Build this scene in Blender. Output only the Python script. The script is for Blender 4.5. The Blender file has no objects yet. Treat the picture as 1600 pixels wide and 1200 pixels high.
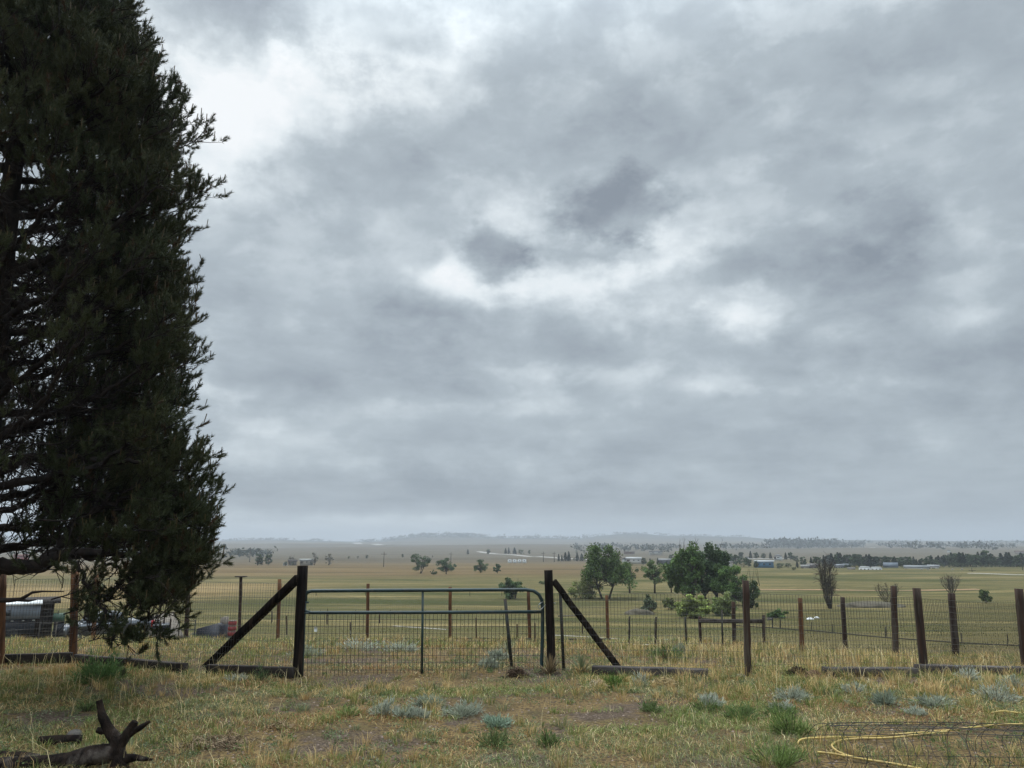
import bpy, math, random
import numpy as np
from mathutils import Vector, Matrix

scene = bpy.context.scene
R = math.radians
PI = math.pi
# ------------------------------------------------------------------ camera
FPX = 1180.0                      # focal length in photo pixels (1600 px wide)
PITCH = math.atan(252 / FPX)
CAMH = 1.8
cam = bpy.data.cameras.new("camera")
cam.sensor_width = 36.0
cam.lens = 36.0 * FPX / 1600.0
cam.clip_start = 0.05
cam.clip_end = 20000
cam_o = bpy.data.objects.new("camera", cam)
scene.collection.objects.link(cam_o)
cam_o.location = (0, 0, CAMH)
cam_o.rotation_euler = (PI / 2 + PITCH, 0, 0)
scene.camera = cam_o
C3 = np.array([0, 0, CAMH])
cp, sp = math.cos(PITCH), math.sin(PITCH)
def ray(px, py):
    a, b = (px - 800) / FPX, (600 - py) / FPX
    return np.array([a, cp - b * sp, sp + b * cp])
def at(px, py, Y):
    d = ray(px, py)
    return C3 + d * (Y / d[1])
# ------------------------------------------------------------------ exposure
scene.view_settings.view_transform = 'Standard'
scene.view_settings.look = 'None'
scene.view_settings.exposure = 0.25
scene.view_settings.gamma = 1.0
scene.render.engine = 'CYCLES'
scene.cycles.use_denoising = True
try:
    scene.cycles.denoiser = 'OPENIMAGEDENOISE'
except Exception:
    pass
scene.cycles.max_bounces = 5
scene.cycles.diffuse_bounces = 3
scene.cycles.transparent_max_bounces = 8
scene.cycles.volume_bounces = 1
scene.cycles.sample_clamp_indirect = 6
# ------------------------------------------------------------------ sun (veiled by overcast)
SUN_EL, SUN_AZ = R(52), R(-28)     # azimuth from +Y towards +X
sun = bpy.data.lights.new("sun", 'SUN')
sun.energy = 1.5
sun.angle = R(25)
sun.color = (1.0, 0.95, 0.88)
sun_o = bpy.data.objects.new("sun", sun)
scene.collection.objects.link(sun_o)
sd = Vector((math.sin(SUN_AZ) * math.cos(SUN_EL), math.cos(SUN_AZ) * math.cos(SUN_EL), math.sin(SUN_EL)))
sun_o.rotation_euler = sd.to_track_quat('Z', 'Y').to_euler()
sun_o.location = (0, 0, 60)

# ------------------------------------------------------------------ world : overcast sky
class NT:
    def __init__(s, nt):
        s.nt = nt; nt.nodes.clear()
    def n(s, t, **k):
        nd = s.nt.nodes.new(t)
        for a, v in k.items():
            setattr(nd, a, v)
        return nd
    def l(s, a, b):
        s.nt.links.new(a, b)
    def put(s, sock, v):
        if hasattr(v, 'node'):
            s.l(v, sock)
        else:
            sock.default_value = v
    def math(s, op, a, b=None, c=None, clamp=False):
        nd = s.n('ShaderNodeMath', operation=op, use_clamp=clamp)
        s.put(nd.inputs[0], a)
        if b is not None: s.put(nd.inputs[1], b)
        if c is not None: s.put(nd.inputs[2], c)
        return nd.outputs[0]
    def vec(s, op, a, b=None, c=None):
        nd = s.n('ShaderNodeVectorMath', operation=op)
        s.put(nd.inputs[0], a)
        if b is not None: s.put(nd.inputs[1], b)
        if c is not None: s.put(nd.inputs[2], c)
        return nd.outputs['Value'] if op in ('LENGTH', 'DOT_PRODUCT', 'DISTANCE') else nd.outputs[0]
    def noise(s, v, scale, detail=4, rough=.5, dist=0.0, color=False, lac=2.0):
        nd = s.n('ShaderNodeTexNoise')
        if v is not None: s.put(nd.inputs['Vector'], v)
        nd.inputs['Scale'].default_value = scale
        nd.inputs['Detail'].default_value = detail
        nd.inputs['Roughness'].default_value = rough
        nd.inputs['Lacunarity'].default_value = lac
        nd.inputs['Distortion'].default_value = dist
        return nd.outputs['Color'] if color else nd.outputs['Fac']
    def rng(s, v, a, b, c=0.0, d=1.0, smooth=True):
        nd = s.n('ShaderNodeMapRange')
        nd.interpolation_type = 'SMOOTHSTEP' if smooth else 'LINEAR'
        nd.clamp = True
        s.put(nd.inputs[0], v)
        for i, x in enumerate((a, b, c, d)): s.put(nd.inputs[1 + i], x)
        return nd.outputs[0]
    def ramp(s, v, stops, interp='LINEAR'):
        nd = s.n('ShaderNodeValToRGB')
        nd.color_ramp.interpolation = interp
        el = nd.color_ramp.elements
        while len(el) < len(stops): el.new(0.5)
        for e, (p, c) in zip(el, stops):
            e.position = p; e.color = (*c, 1)
        s.put(nd.inputs[0], v)
        return nd.outputs[0]
    def mix(s, f, a, b, mode='MIX'):
        nd = s.n('ShaderNodeMixRGB', blend_type=mode)
        s.put(nd.inputs[0], f)
        for i, x in ((1, a), (2, b)):
            s.put(nd.inputs[i], (*x, 1) if isinstance(x, tuple) and len(x) == 3 else x)
        return nd.outputs[0]
    def comb(s, x, y, z):
        nd = s.n('ShaderNodeCombineXYZ')
        for i, v in enumerate((x, y, z)): s.put(nd.inputs[i], v)
        return nd.outputs[0]
    def sep(s, v):
        nd = s.n('ShaderNodeSeparateXYZ'); s.put(nd.inputs[0], v)
        return nd.outputs

world = bpy.data.worlds.new("World")
scene.world = world
world.use_nodes = True
W = NT(world.node_tree)
tc = W.n('ShaderNodeTexCoord')
dirv = W.vec('NORMALIZE', tc.outputs['Generated'])
dx, dy, dz = W.sep(dirv)
az = W.math('ARCTAN2', dx, dy)
el = W.math('ARCSINE', dz)
ae = W.comb(az, el, 0.0)
zz = W.math('ADD', W.math('MAXIMUM', dz, 0.0), 0.10)
pl = W.comb(W.math('DIVIDE', dx, zz), W.math('DIVIDE', dy, zz), W.math('MULTIPLY', dz, 0.6))   # cloud deck seen from below
w1 = W.vec('SUBTRACT', W.noise(pl, 1.6, 5, .55, color=True), (.5, .5, .5))
w2 = W.vec('SUBTRACT', W.noise(ae, 5.5, 6, .58, color=True), (.5, .5, .5))
aew = W.vec('ADD', ae, W.vec('ADD', W.vec('MULTIPLY', w1, (.05, .03, 0)), W.vec('MULTIPLY', w2, (.20, .12, 0))))
aes = W.vec('ADD', ae, W.vec('MULTIPLY', w2, (.04, .028, 0)))
def ang(px, py):
    d = ray(px, py); d = d / np.linalg.norm(d)
    return math.atan2(d[0], d[1]), math.asin(d[2])
# (px, py, rx, ry, strength, sharp) : breaks (+) and heavier rags (-) in the deck
BLOBS = [
 (385, 130, 150, 100, .42, 0), (300, 200, 120, 110, .25, 0), (500, 120, 120, 60, .16, 0), (640, 70, 150, 55, .27, 0), (690, 90, 80, 60, .12, 0), (560, 40, 80, 40, .18, 0),
 (400, -5, 190, 42, -.36, 0), (640, 55, 50, 16, -.16, 0), (425, 215, 95, 55, -.16, 0), (560, 250, 150, 70, -.10, 0), (780, 190, 160, 120, -.08, 0),
 (470, 280, 70, 26, .10, 0), (700, 310, 110, 34, .10, 0), (765, 350, 55, 45, .22, 0), (640, 410, 70, 70, .13, 0), (850, 290, 90, 36, .12, 0),
 (900, 455, 170, 40, .30, 0), (760, 450, 130, 26, .20, 0), (1040, 330, 60, 70, .24, 0), (1060, 400, 100, 50, .20, 0), (1105, 340, 60, 40, .12, 0), (950, 375, 60, 22, .14, 0),
 (965, 322, 92, 40, -.36, 1), (768, 398, 48, 34, -.32, 1), (925, 393, 90, 20, -.18, 1), (860, 350, 40, 18, -.10, 1), (1120, 420, 60, 26, -.12, 1), (700, 430, 50, 20, .14, 1), (560, 330, 80, 26, .12, 1), (1330, 520, 60, 18, .16, 1), (1180, 600, 110, 14, .12, 1), (820, 640, 160, 12, .10, 1), (470, 560, 90, 14, .10, 1), (1500, 440, 50, 20, .12, 1), (1150, 260, 70, 18, .10, 1), (880, 150, 90, 24, .10, 1), (1450, 130, 80, 22, .09, 1), (1300, 430, 90, 30, -.10, 1), (640, 600, 180, 24, -.08, 1), (1100, 700, 260, 26, -.07, 1), (1000, 400, 40, 22, -.12, 1),
 (1220, 465, 110, 36, .34, 0), (1160, 490, 60, 24, .15, 0), (1490, 500, 60, 34, .26, 0), (1545, 375, 40, 50, .17, 0), (1420, 285, 90, 40, .12, 0), (1370, 240, 60, 26, .10, 0),
 (1240, 360, 170, 80, -.15, 0), (1390, 345, 70, 50, -.17, 1), (1190, 150, 260, 90, -.09, 0), (1010, 55, 70, 30, .14, 0), (1300, 45, 40, 20, .08, 0), (900, 40, 120, 60, -.05, 0),
 (1360, 470, 90, 90, -.16, 0), (1530, 590, 110, 60, -.17, 0), (1460, 570, 80, 40, -.08, 0), (1250, 560, 90, 40, -.06, 0),
 (560, 480, 160, 90, -.08, 0), (820, 510, 200, 50, -.10, 1), (600, 560, 220, 50, -.07, 0), (680, 470, 90, 18, -.10, 1),
 (980, 500, 60, 26, .15, 0), (935, 590, 80, 18, .10, 0), (1020, 580, 160, 14, .08, 0), (1112, 605, 46, 24, .15, 0), (1380, 590, 90, 30, .07, 0),
 (335, 608, 46, 18, .22, 0), (490, 668, 70, 24, .15, 0), (370, 716, 50, 18, .14, 0), (575, 713, 60, 13, .14, 0), (640, 735, 50, 10, .10, 0), (760, 745, 90, 12, .07, 0), (330, 420, 60, 120, .03, 0),
 (520, 768, 330, 34, -.17, 1), (1380, 790, 270, 28, -.12, 0), (820, 775, 260, 30, -.10, 0),
]
LSUM = 0.455
rag = W.math('MULTIPLY_ADD', W.noise(W.vec('MULTIPLY', ae, (1, 1.5, 1)), 10, 8, .62), 2.6, -1.3)
rag2 = W.math('MULTIPLY_ADD', W.noise(W.vec('MULTIPLY', W.vec('ADD', ae, (3, 5, 1)), (1, 1.6, 1)), 7, 8, .62), 2.4, -1.15)
for px, py, rx, ry, amp, sharp in BLOBS:
    a, e = ang(px, py)
    k = math.cos(math.atan(math.hypot(px - 800, py - 600) / FPX))
    sx, sy = FPX / rx / 1.25 / k, FPX / ry / 1.25 / k
    q = W.vec('MULTIPLY_ADD', aes if sharp else aew, (sx, sy, 0), (-a * sx, -e * sy, 0))
    d = W.math('ADD', W.vec('LENGTH', q), rag if sharp else rag2)
    b = W.rng(d, 1.35 if sharp else 1.7, .35 if sharp else 0.0, 0.0, amp * (1.1 if amp > 0 else 1.25))
    LSUM = W.math('ADD', LSUM, b)
# pale bank low on the horizon, soft scalloped top
edge = W.math('MULTIPLY_ADD', W.noise(ae, 14, 5, .5), 0.028, 0.026)
bank = W.rng(W.math('SUBTRACT', edge, el), -.006, .008, 0.0, .26)
bank = W.math('MULTIPLY', bank, W.rng(az, 0.10, -.12, 0.35, 1.0))
LSUM = W.math('ADD', LSUM, bank)
# texture of the deck
f1 = W.noise(pl, 0.55, 7, .55, 0.4)
f2 = W.noise(W.vec('ADD', pl, (7.3, 2.1, 4)), 2.2, 8, .58, 0.3)
f3 = W.noise(W.vec('MULTIPLY', ae, (1, 1.7, 1)), 7.0, 7, .6, 0.2)
LSUM = W.math('MULTIPLY_ADD', W.math('SUBTRACT', f1, .5), .34, LSUM)
LSUM = W.math('MULTIPLY_ADD', W.math('SUBTRACT', f2, .5), .32, LSUM)
LSUM = W.math('MULTIPLY_ADD', W.math('SUBTRACT', f3, .5), W.rng(el, 0, .14, .06, .34), LSUM)
# ragged sheets and breaks, crisp on one side
aw = W.vec('ADD', W.vec('MULTIPLY', ae, (1, 1.7, 1)), W.vec('MULTIPLY', w2, (.05, .05, 0)))
g1 = W.rng(W.noise(aw, 4.2, 9, .54, .1), .455, .575, -.058, .060)
g2 = W.rng(W.noise(W.vec('ADD', aw, (4, 9, 2)), 8.5, 9, .56, .1), .465, .595, -.042, .046)
g3 = W.rng(W.noise(W.vec('ADD', aw, (14, 3, 7)), 19, 8, .58, .1), .44, .64, -.020, .024)
gs = W.math('ADD', W.math('ADD', g1, g2), g3)
LSUM = W.math('MULTIPLY_ADD', gs, W.rng(el, .01, .12, .25, 1.0), LSUM)
LSUM = W.math('ADD', LSUM, W.rng(el, .22, .0, 0.0, -.13))
cloud = W.ramp(LSUM, [(0.0, (.235, .272, .315)), (.22, (.330, .378, .422)), (.42, (.425, .485, .528)), (.62, (.60, .665, .705)), (.80, (.80, .86, .89)), (1.0, (.93, .96, .98))])
cloud = W.vec('SCALE', cloud)
scl = cloud.node.inputs['Scale']
# an overcast sky is brighter overhead than along the horizon
W.put(scl, W.math('MULTIPLY', W.rng(el, .56, 1.25, 8.5, 66.0), 1.0))
sky = W.n('ShaderNodeTexSky')
sky.sky_type = 'NISHITA'
sky.sun_disc = False
sky.sun_elevation = SUN_EL
sky.sun_rotation = SUN_AZ
cover = W.mix(0.96, sky.outputs[0], cloud)
bg = W.n('ShaderNodeBackground')
W.l(cover, bg.inputs['Color'])
bg.inputs['Strength'].default_value = 0.1
wo = W.n('ShaderNodeOutputWorld')
W.l(bg.outputs[0], wo.inputs[0])

# ------------------------------------------------------------------ numpy noise
_perm = np.random.RandomState(7).permutation(4096)
_val = np.random.RandomState(11).rand(4096)
def vnoise(x, y, seed=0):
    x = np.asarray(x, float); y = np.asarray(y, float)
    xi = np.floor(x).astype(np.int64); yi = np.floor(y).astype(np.int64)
    fx = x - xi; fy = y - yi
    fx = fx * fx * (3 - 2 * fx); fy = fy * fy * (3 - 2 * fy)
    def h(a, b):
        return _val[_perm[(_perm[(a + seed * 37) & 4095] + b) & 4095]]
    v00 = h(xi, yi); v10 = h(xi + 1, yi); v01 = h(xi, yi + 1); v11 = h(xi + 1, yi + 1)
    return (v00 * (1 - fx) + v10 * fx) * (1 - fy) + (v01 * (1 - fx) + v11 * fx) * fy
def fbm(x, y, seed=0, oct=4):
    s, a, t = 0, 1.0, 0
    for i in range(oct):
        s = s + a * vnoise(np.asarray(x) * 2 ** i + i * 19.7, np.asarray(y) * 2 ** i + i * 7.3, seed + i); t += a; a *= .5
    return s / t
def sstep(a, b, x):
    t = np.clip((np.asarray(x, float) - a) / (b - a), 0, 1)
    return t * t * (3 - 2 * t)

# ------------------------------------------------------------------ terrain height
PY = np.array([-300, 0, 11.8, 14, 18, 22.3, 24, 27, 35, 44, 60, 80, 115, 160, 250, 420, 800, 1400, 2200, 9000.])
PZ = np.array([0, 0, 0, -.12, -.42, -.80, -1.15, -1.75, -2.85, -3.62, -4.45, -5.15, -5.95, -6.35, -6.3, -6.5, -5.6, -1.0, 6.0, 6.0])
SKX = np.array([-3000, 0, 330, 400, 480, 560, 600, 622, 660, 700, 745, 800, 850, 900, 930, 960, 1000, 1040, 1080, 1110, 1160, 1200, 1300, 1400, 1500, 1600, 4600.])
SKY = np.array([846, 846, 846, 843.5, 845, 847, 846, 842, 838.5, 837, 838.5, 841, 841, 842.5, 838.5, 835.5, 835, 838, 838, 839, 840, 844, 844.5, 845, 846, 845, 845.])
def zt(X, Y):
    X = np.asarray(X, float); Y = np.asarray(Y, float)
    sh = 3.0 * sstep(4.5, 9.0, X) * sstep(40, 18, Y)
    z = 0
    for k in (-.06, -.03, 0, .03, .06):
        Ye = Y + sh * sstep(9, 12.5, Y) + k * np.clip(np.abs(Y), 4, 600)
        z = z + np.interp(Ye, PY, PZ) / 5
    z = z + .05 * (fbm(X * .8, Y * .8, 1, 3) - .5) * sstep(60, 30, Y)
    z = z + (fbm(X * .03 + 5, Y * .05, 2, 3) - .5) * (1.1 * sstep(50, 120, Y)) * sstep(300, 200, Y)
    z = z + (fbm(X * .006 + 3, Y * .008 + 1, 3, 3) - .5) * 2.6 * sstep(200, 500, Y)
    z = z + (fbm(X * .0022 + 8, Y * .003 + 4, 5, 3) - .45) * 15 * sstep(700, 1500, Y)
    sx = 800 + X / np.clip(Y, 500, None) * FPX / 1.0
    hill = (852 - np.interp(sx, SKX, SKY)) / FPX * 3300 + 1.8
    hill = hill + 4 * (fbm(X * .01, Y * .004, 9, 3) - .5)
    t = sstep(2000, 3300, Y)
    z = z * (1 - t) + hill * t - sstep(3500, 5200, Y) * 30
    return z
def ground(px, py, tmin=4.0):
    d = ray(px, py)
    t = np.concatenate([np.arange(tmin, 60, .02), np.arange(60, 900, .3), np.arange(900, 4500, 4)])
    P = C3[None] + t[:, None] * d[None]
    below = P[:, 2] < zt(P[:, 0], P[:, 1])
    i = int(np.argmax(below)) if below.any() else len(t) - 1
    p = P[i].copy(); p[2] = float(zt(p[0], p[1]))
    return p
def on(px, Y):                       # terrain point straight below pixel column px at distance Y
    X = (px - 800) / FPX * Y * 1.0
    for _ in range(6):
        z = float(zt(X, Y)); depth = Y * cp + (z - CAMH) * sp
        X = (px - 800) / FPX * depth
    return np.array([X, Y, float(zt(X, Y))])
def depth(P):
    return P[1] * cp + (P[2] - CAMH) * sp
def ztop(py, P):                     # height that pixel row py has above the spot P
    d = ray(800, py)
    return CAMH + d[2] * P[1] / d[1]
# ------------------------------------------------------------------ mesh collecting
class MB:
    """collects shapes, then links them as one mesh object"""
    def __init__(s):
        s.v = []; s.f = []; s.c = []; s.n = 0; s.col = (1, 1, 1)
    def add(s, verts, faces, col=None):
        verts = np.asarray(verts, float).reshape(-1, 3)
        s.v.append(verts)
        n = s.n
        s.f.append(([[i + n for i in f] for f in faces]) if not isinstance(faces, np.ndarray) else faces + n)
        if col is None: col = s.col
        col = np.asarray(col, float)
        s.c.append(np.broadcast_to(col, (len(verts), 3)) if col.ndim == 1 else col)
        s.n += len(verts)
    def box(s, c, size, rz=0.0, col=None, tilt=None):
        x, y, z = (k / 2 for k in size)
        v = np.array([[a * x, b * y, d * z] for a in (-1, 1) for b in (-1, 1) for d in (-1, 1)])
        if tilt is not None:
            v = v @ np.array(tilt).T
        ca, sa = math.cos(rz), math.sin(rz)
        v = v @ np.array([[ca, sa, 0], [-sa, ca, 0], [0, 0, 1]]) + np.array(c)
        s.add(v, [[0, 1, 3, 2], [4, 6, 7, 5], [0, 4, 5, 1], [2, 3, 7, 6], [0, 2, 6, 4], [1, 5, 7, 3]], col)
    def beam(s, a, b, w, h, col=None, rough=0.0, seg=1, rng=None):
        """squared timber from a to b, w wide, h deep, optional hewn unevenness"""
        a = np.array(a, float); b = np.array(b, float)
        d = b - a; L = np.linalg.norm(d); d /= L
        ref = np.array([0, 0, 1.]) if abs(d[2]) < .8 else np.array([0, 1., 0])
        u = np.cross(d, ref); u /= np.linalg.norm(u); q = np.cross(u, d)
        rng = rng or random
        V = []
        e = .12
        prof = [(-1, -1 + e), (-1 + e, -1), (1 - e, -1), (1, -1 + e), (1, 1 - e), (1 - e, 1), (-1 + e, 1), (-1, 1 - e)]
        for i in range(seg + 1):
            p = a + d * L * i / seg
            jx, jy = rng.uniform(-rough, rough), rng.uniform(-rough, rough)
            for (x, y) in prof:
                k = 1 + rng.uniform(-rough, rough) * 4
                V.append(p + u * (x * w / 2 * k + jx) + q * (y * h / 2 * k + jy))
        F = []
        m = len(prof)
        for i in range(seg):
            for j in range(m):
                k = (j + 1) % m
                F.append([i * m + j, i * m + k, (i + 1) * m + k, (i + 1) * m + j])
        F.append(list(range(m))[::-1]); F.append([seg * m + j for j in range(m)])
        s.add(V, F, col)
    def tube(s, pts, rad, sides=6, col=None, cap=True, rough=0.0, rng=None, seed=0):
        pts = np.asarray(pts, float); n = len(pts)
        rad = np.broadcast_to(np.asarray(rad, float), (n,))
        T = np.gradient(pts, axis=0); T /= np.linalg.norm(T, axis=1)[:, None] + 1e-12
        u = np.cross(T[0], [0, 0, 1.]);
        if np.linalg.norm(u) < 1e-3: u = np.array([1., 0, 0])
        u /= np.linalg.norm(u)
        V = np.zeros((n, sides, 3)); ang_ = np.arange(sides) / sides * 2 * PI
        rs = np.random.RandomState(seed + 5)
        for i in range(n):
            u = u - T[i] * np.dot(u, T[i]); u /= np.linalg.norm(u) + 1e-12
            w = np.cross(T[i], u)
            r = rad[i] * (1 + (rs.rand(sides) - .5) * 2 * rough if rough else 1)
            V[i] = pts[i] + (np.cos(ang_)[:, None] * u + np.sin(ang_)[:, None] * w) * (r[:, None] if rough else r)
        i, j = np.meshgrid(np.arange(n - 1), np.arange(sides), indexing='ij')
        k = (j + 1) % sides
        F = np.stack([i * sides + j, i * sides + k, (i + 1) * sides + k, (i + 1) * sides + j], -1).reshape(-1, 4)
        if cap:
            F = F.tolist() + [list(range(sides))[::-1], [(n - 1) * sides + q for q in range(sides)]]
        s.add(V.reshape(-1, 3), F, col)
    def wires(s, A, B, r, col=None):
        """many straight three-sided wires at once: A, B (n,3)"""
        A = np.asarray(A, float); B = np.asarray(B, float)
        d = B - A; d /= np.linalg.norm(d, axis=1)[:, None] + 1e-12
        ref = np.where(np.abs(d[:, 2:3]) < .8, np.array([[0, 0, 1.]]), np.array([[0, 1., 0]]))
        u = np.cross(d, ref); u /= np.linalg.norm(u, axis=1)[:, None]; w = np.cross(d, u)
        V = []
        for P in (A, B):
            for k in range(3):
                a = k * 2 * PI / 3
                V.append(P + (math.cos(a) * u + math.sin(a) * w) * r)
        V = np.stack(V, 1)
        f = np.array([[0, 1, 4, 3], [1, 2, 5, 4], [2, 0, 3, 5]])
        F = (np.arange(len(A))[:, None, None] * 6 + f[None]).reshape(-1, 4)
        s.add(V.reshape(-1, 3), F, col)
    def prism(s, outline, y0, y1, col=None, taper=None):
        """outline in XZ extruded along Y"""
        o = np.asarray(outline, float); n = len(o)
        V = [[x, y0, z] for x, z in o] + [[x, y1, z] for x, z in (o if taper is None else np.asarray(taper, float))]
        F = [list(range(n)), [n + i for i in range(n)][::-1]] + [[(i + 1) % n, i, n + i, n + (i + 1) % n] for i in range(n)]
        s.add(V, F, col)

ORG = {}
COL = scene.collection
def raw_mesh(name, V, F, cols=None, smooth=False):
    me = bpy.data.meshes.new(name)
    V = np.asarray(V, np.float32)
    me.vertices.add(len(V)); me.vertices.foreach_set('co', V.ravel())
    if isinstance(F, np.ndarray):
        ls = np.arange(0, F.size, F.shape[1]); lt = np.full(len(F), F.shape[1]); lv = F.ravel()
    else:
        lt = np.array([len(f) for f in F]); ls = np.concatenate([[0], np.cumsum(lt)[:-1]]); lv = np.fromiter((i for f in F for i in f), np.int64, int(lt.sum()))
    me.loops.add(len(lv)); me.loops.foreach_set('vertex_index', lv.astype(np.int32))
    me.polygons.add(len(lt)); me.polygons.foreach_set('loop_start', ls.astype(np.int32)); me.polygons.foreach_set('loop_total', lt.astype(np.int32))
    if smooth: me.polygons.foreach_set('use_smooth', np.ones(len(lt), bool))
    me.update(calc_edges=True)
    if cols is not None:
        a = me.attributes.new('tint', 'FLOAT_COLOR', 'POINT')
        c = np.ones((len(V), 4), np.float32); c[:, :3] = cols
        a.data.foreach_set('color', c.ravel())
    return me
def obj(name, mb, material, parent=None, smooth=False, tint=False, local=False, label=None):
    V = np.concatenate(mb.v)
    if all(isinstance(f, np.ndarray) for f in mb.f) and len({f.shape[1] for f in mb.f}) == 1:
        F = np.concatenate(mb.f)
    else:
        F = []
        for f in mb.f: F.extend(f.tolist() if isinstance(f, np.ndarray) else f)
    org = np.zeros(3)
    if parent is not None and not local: org = ORG.get(parent.name, np.zeros(3))
    if parent is None and not local:
        org = np.array([(V[:, 0].min() + V[:, 0].max()) / 2, (V[:, 1].min() + V[:, 1].max()) / 2, V[:, 2].min()])
    me = raw_mesh(name, V - org, F, np.concatenate(mb.c) if tint else None, smooth)
    me.materials.append(material)
    o = bpy.data.objects.new(name, me)
    COL.objects.link(o)
    if parent is not None:
        o.parent = parent
        ORG[o.name] = org
    else:
        o.location = org
        ORG[o.name] = org
    if label: o['label'] = label
    return o
def tag(o, label, cat, group=None, kind=None):
    o['label'] = label; o['category'] = cat
    if group: o['group'] = group
    if kind: o['kind'] = kind
    return o
def thing(name, loc, label, cat, group=None, rz=0.0):
    o = bpy.data.objects.new(name, None)
    COL.objects.link(o)
    o.location = tuple(loc); o.rotation_euler = (0, 0, rz)
    o.empty_display_size = .2
    ORG[o.name] = np.array(loc, float)
    return tag(o, label, cat, group)
def struct(o):
    o['kind'] = 'structure'; return o
def copy_thing(o, loc, label, group=None, scale=1.0, rz=0.0):
    c = o.copy(); COL.objects.link(c); c.location = tuple(loc)
    c.scale = (scale,) * 3 if not hasattr(scale, '__len__') else scale
    c.rotation_euler = (0, 0, rz)
    for ch in list(o.children):
        d = ch.copy(); COL.objects.link(d); d.parent = c
        for g in list(ch.children):
            e = g.copy(); COL.objects.link(e); e.parent = d
    c['label'] = label
    if group: c['group'] = group
    return c

# ------------------------------------------------------------------ materials
def mat(name, c1, c2=None, scale=8.0, rough=.8, metal=0.0, spec=.3, bump=0.0, stretch=(1, 1, 1), tint=False, trans=0.0, detail=5, contrast=(.35, .65), c3=None, s3=2.0):
    m = bpy.data.materials.new(name); m.use_nodes = True
    T = NT(m.node_tree)
    out = T.n('ShaderNodeOutputMaterial'); p = T.n('ShaderNodeBsdfPrincipled')
    p.inputs['Roughness'].default_value = rough; p.inputs['Metallic'].default_value = metal
    p.inputs['Specular IOR Level'].default_value = spec
    tcn = T.n('ShaderNodeTexCoord')
    v = T.vec('MULTIPLY', tcn.outputs['Object'], stretch)
    nz = T.noise(v, scale, detail, .6)
    col = T.mix(T.rng(nz, contrast[0], contrast[1]), c1, c2 if c2 else tuple(x * .75 for x in c1))
    if c3: col = T.mix(T.rng(T.noise(v, s3, 4, .6), .52, .68), col, c3)
    if tint:
        at_ = T.n('ShaderNodeAttribute'); at_.attribute_name = 'tint'
        col = T.mix(1.0, col, at_.outputs['Color'], 'MULTIPLY') if tint != 'only' else at_.outputs['Color']
    T.l(col, p.inputs['Base Color'])
    if bump:
        b = T.n('ShaderNodeBump'); b.inputs['Strength'].default_value = 1.0; b.inputs['Distance'].default_value = bump
        T.l(nz, b.inputs['Height']); T.l(b.outputs[0], p.inputs['Normal'])
    sh = p.outputs[0]
    if trans:
        tr = T.n('ShaderNodeBsdfTranslucent'); T.l(col, tr.inputs['Color'])
        mx = T.n('ShaderNodeMixShader'); mx.inputs[0].default_value = trans
        T.l(sh, mx.inputs[1]); T.l(tr.outputs[0], mx.inputs[2]); sh = mx.outputs[0]
    T.l(sh, out.inputs['Surface'])
    return m
MAT = {}
MAT['leaf'] = mat('leaf', (1, 1, 1), tint='only', rough=.6, spec=.25, trans=.25)
MAT['needle'] = mat('needle', (1, 1, 1), tint='only', rough=.55, spec=.2, trans=.08)
MAT['grass'] = mat('grass', (1, 1, 1), tint='only', rough=.8, spec=.12, trans=.22)
MAT['pine_bark'] = mat('pine_bark', (.030, .022, .018), (.012, .009, .008), 9, .95, bump=.02, stretch=(1, 1, .35))
MAT['bark'] = mat('bark', (.075, .060, .045), (.035, .028, .022), 6, .95, bump=.03, stretch=(1, 1, .3))
MAT['pale_bark'] = mat('pale_bark', (.13, .115, .095), (.07, .06, .05), 6, .95, bump=.03, stretch=(1, 1, .3))
MAT['dead_wood'] = mat('dead_wood', (.026, .018, .014), (.008, .006, .0055), 16, .95, spec=.08, bump=.03, stretch=(1, 1, .6), c3=(.085, .070, .060), s3=5)
MAT['gate_post'] = mat('gate_post', (.020, .015, .013), (.007, .006, .0055), 6, .95, spec=.05, bump=.012, stretch=(3, 3, .25), c3=(.045, .032, .024), s3=4)
MAT['brown_post'] = mat('brown_post', (.155, .070, .030), (.060, .028, .014), 5, .9, bump=.01, stretch=(3, 3, .3), c3=(.045, .025, .016), s3=2.4)
MAT['old_post'] = mat('old_post', (.052, .028, .019), (.017, .011, .009), 5, .92, bump=.012, stretch=(3, 3, .3), c3=(.085, .065, .05), s3=2.5)
MAT['grey_timber'] = mat('grey_timber', (.060, .050, .044), (.024, .020, .018), 4, .9, bump=.01, stretch=(.5, 3, 3), c3=(.11, .095, .085), s3=2)
MAT['dark_timber'] = mat('dark_timber', (.030, .023, .019), (.012, .010, .009), 4, .92, bump=.01, stretch=(.5, 3, 3), c3=(.05, .04, .032), s3=2)
MAT['gate_pipe'] = mat('gate_pipe', (.010, .034, .036), (.007, .022, .024), 5, .5, spec=.5, c3=(.035, .045, .04), s3=5)
MAT['wire'] = mat('wire', (.10, .10, .10), (.05, .045, .04), 30, .55, metal=.5)
MAT['dark_wire'] = mat('dark_wire', (.030, .028, .027), (.016, .014, .013), 30, .6, metal=.3)
MAT['galv'] = mat('galv', (.42, .44, .45), (.30, .31, .32), 20, .45, metal=.7)
MAT['tpost'] = mat('tpost', (.022, .030, .026), (.035, .022, .015), 6, .7)
MAT['hose'] = mat('hose', (.56, .41, .13), (.38, .27, .10), 14, .55)
MAT['stone'] = mat('stone', (.14, .125, .11), (.07, .062, .055), 6, .95, bump=.02)
MAT['white_paint'] = mat('white_paint', (.78, .79, .78), (.66, .67, .66), 2, .6)
MAT['plastic'] = mat('plastic', (.55, .66, .72), (.75, .80, .82), 9, .35)
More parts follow.
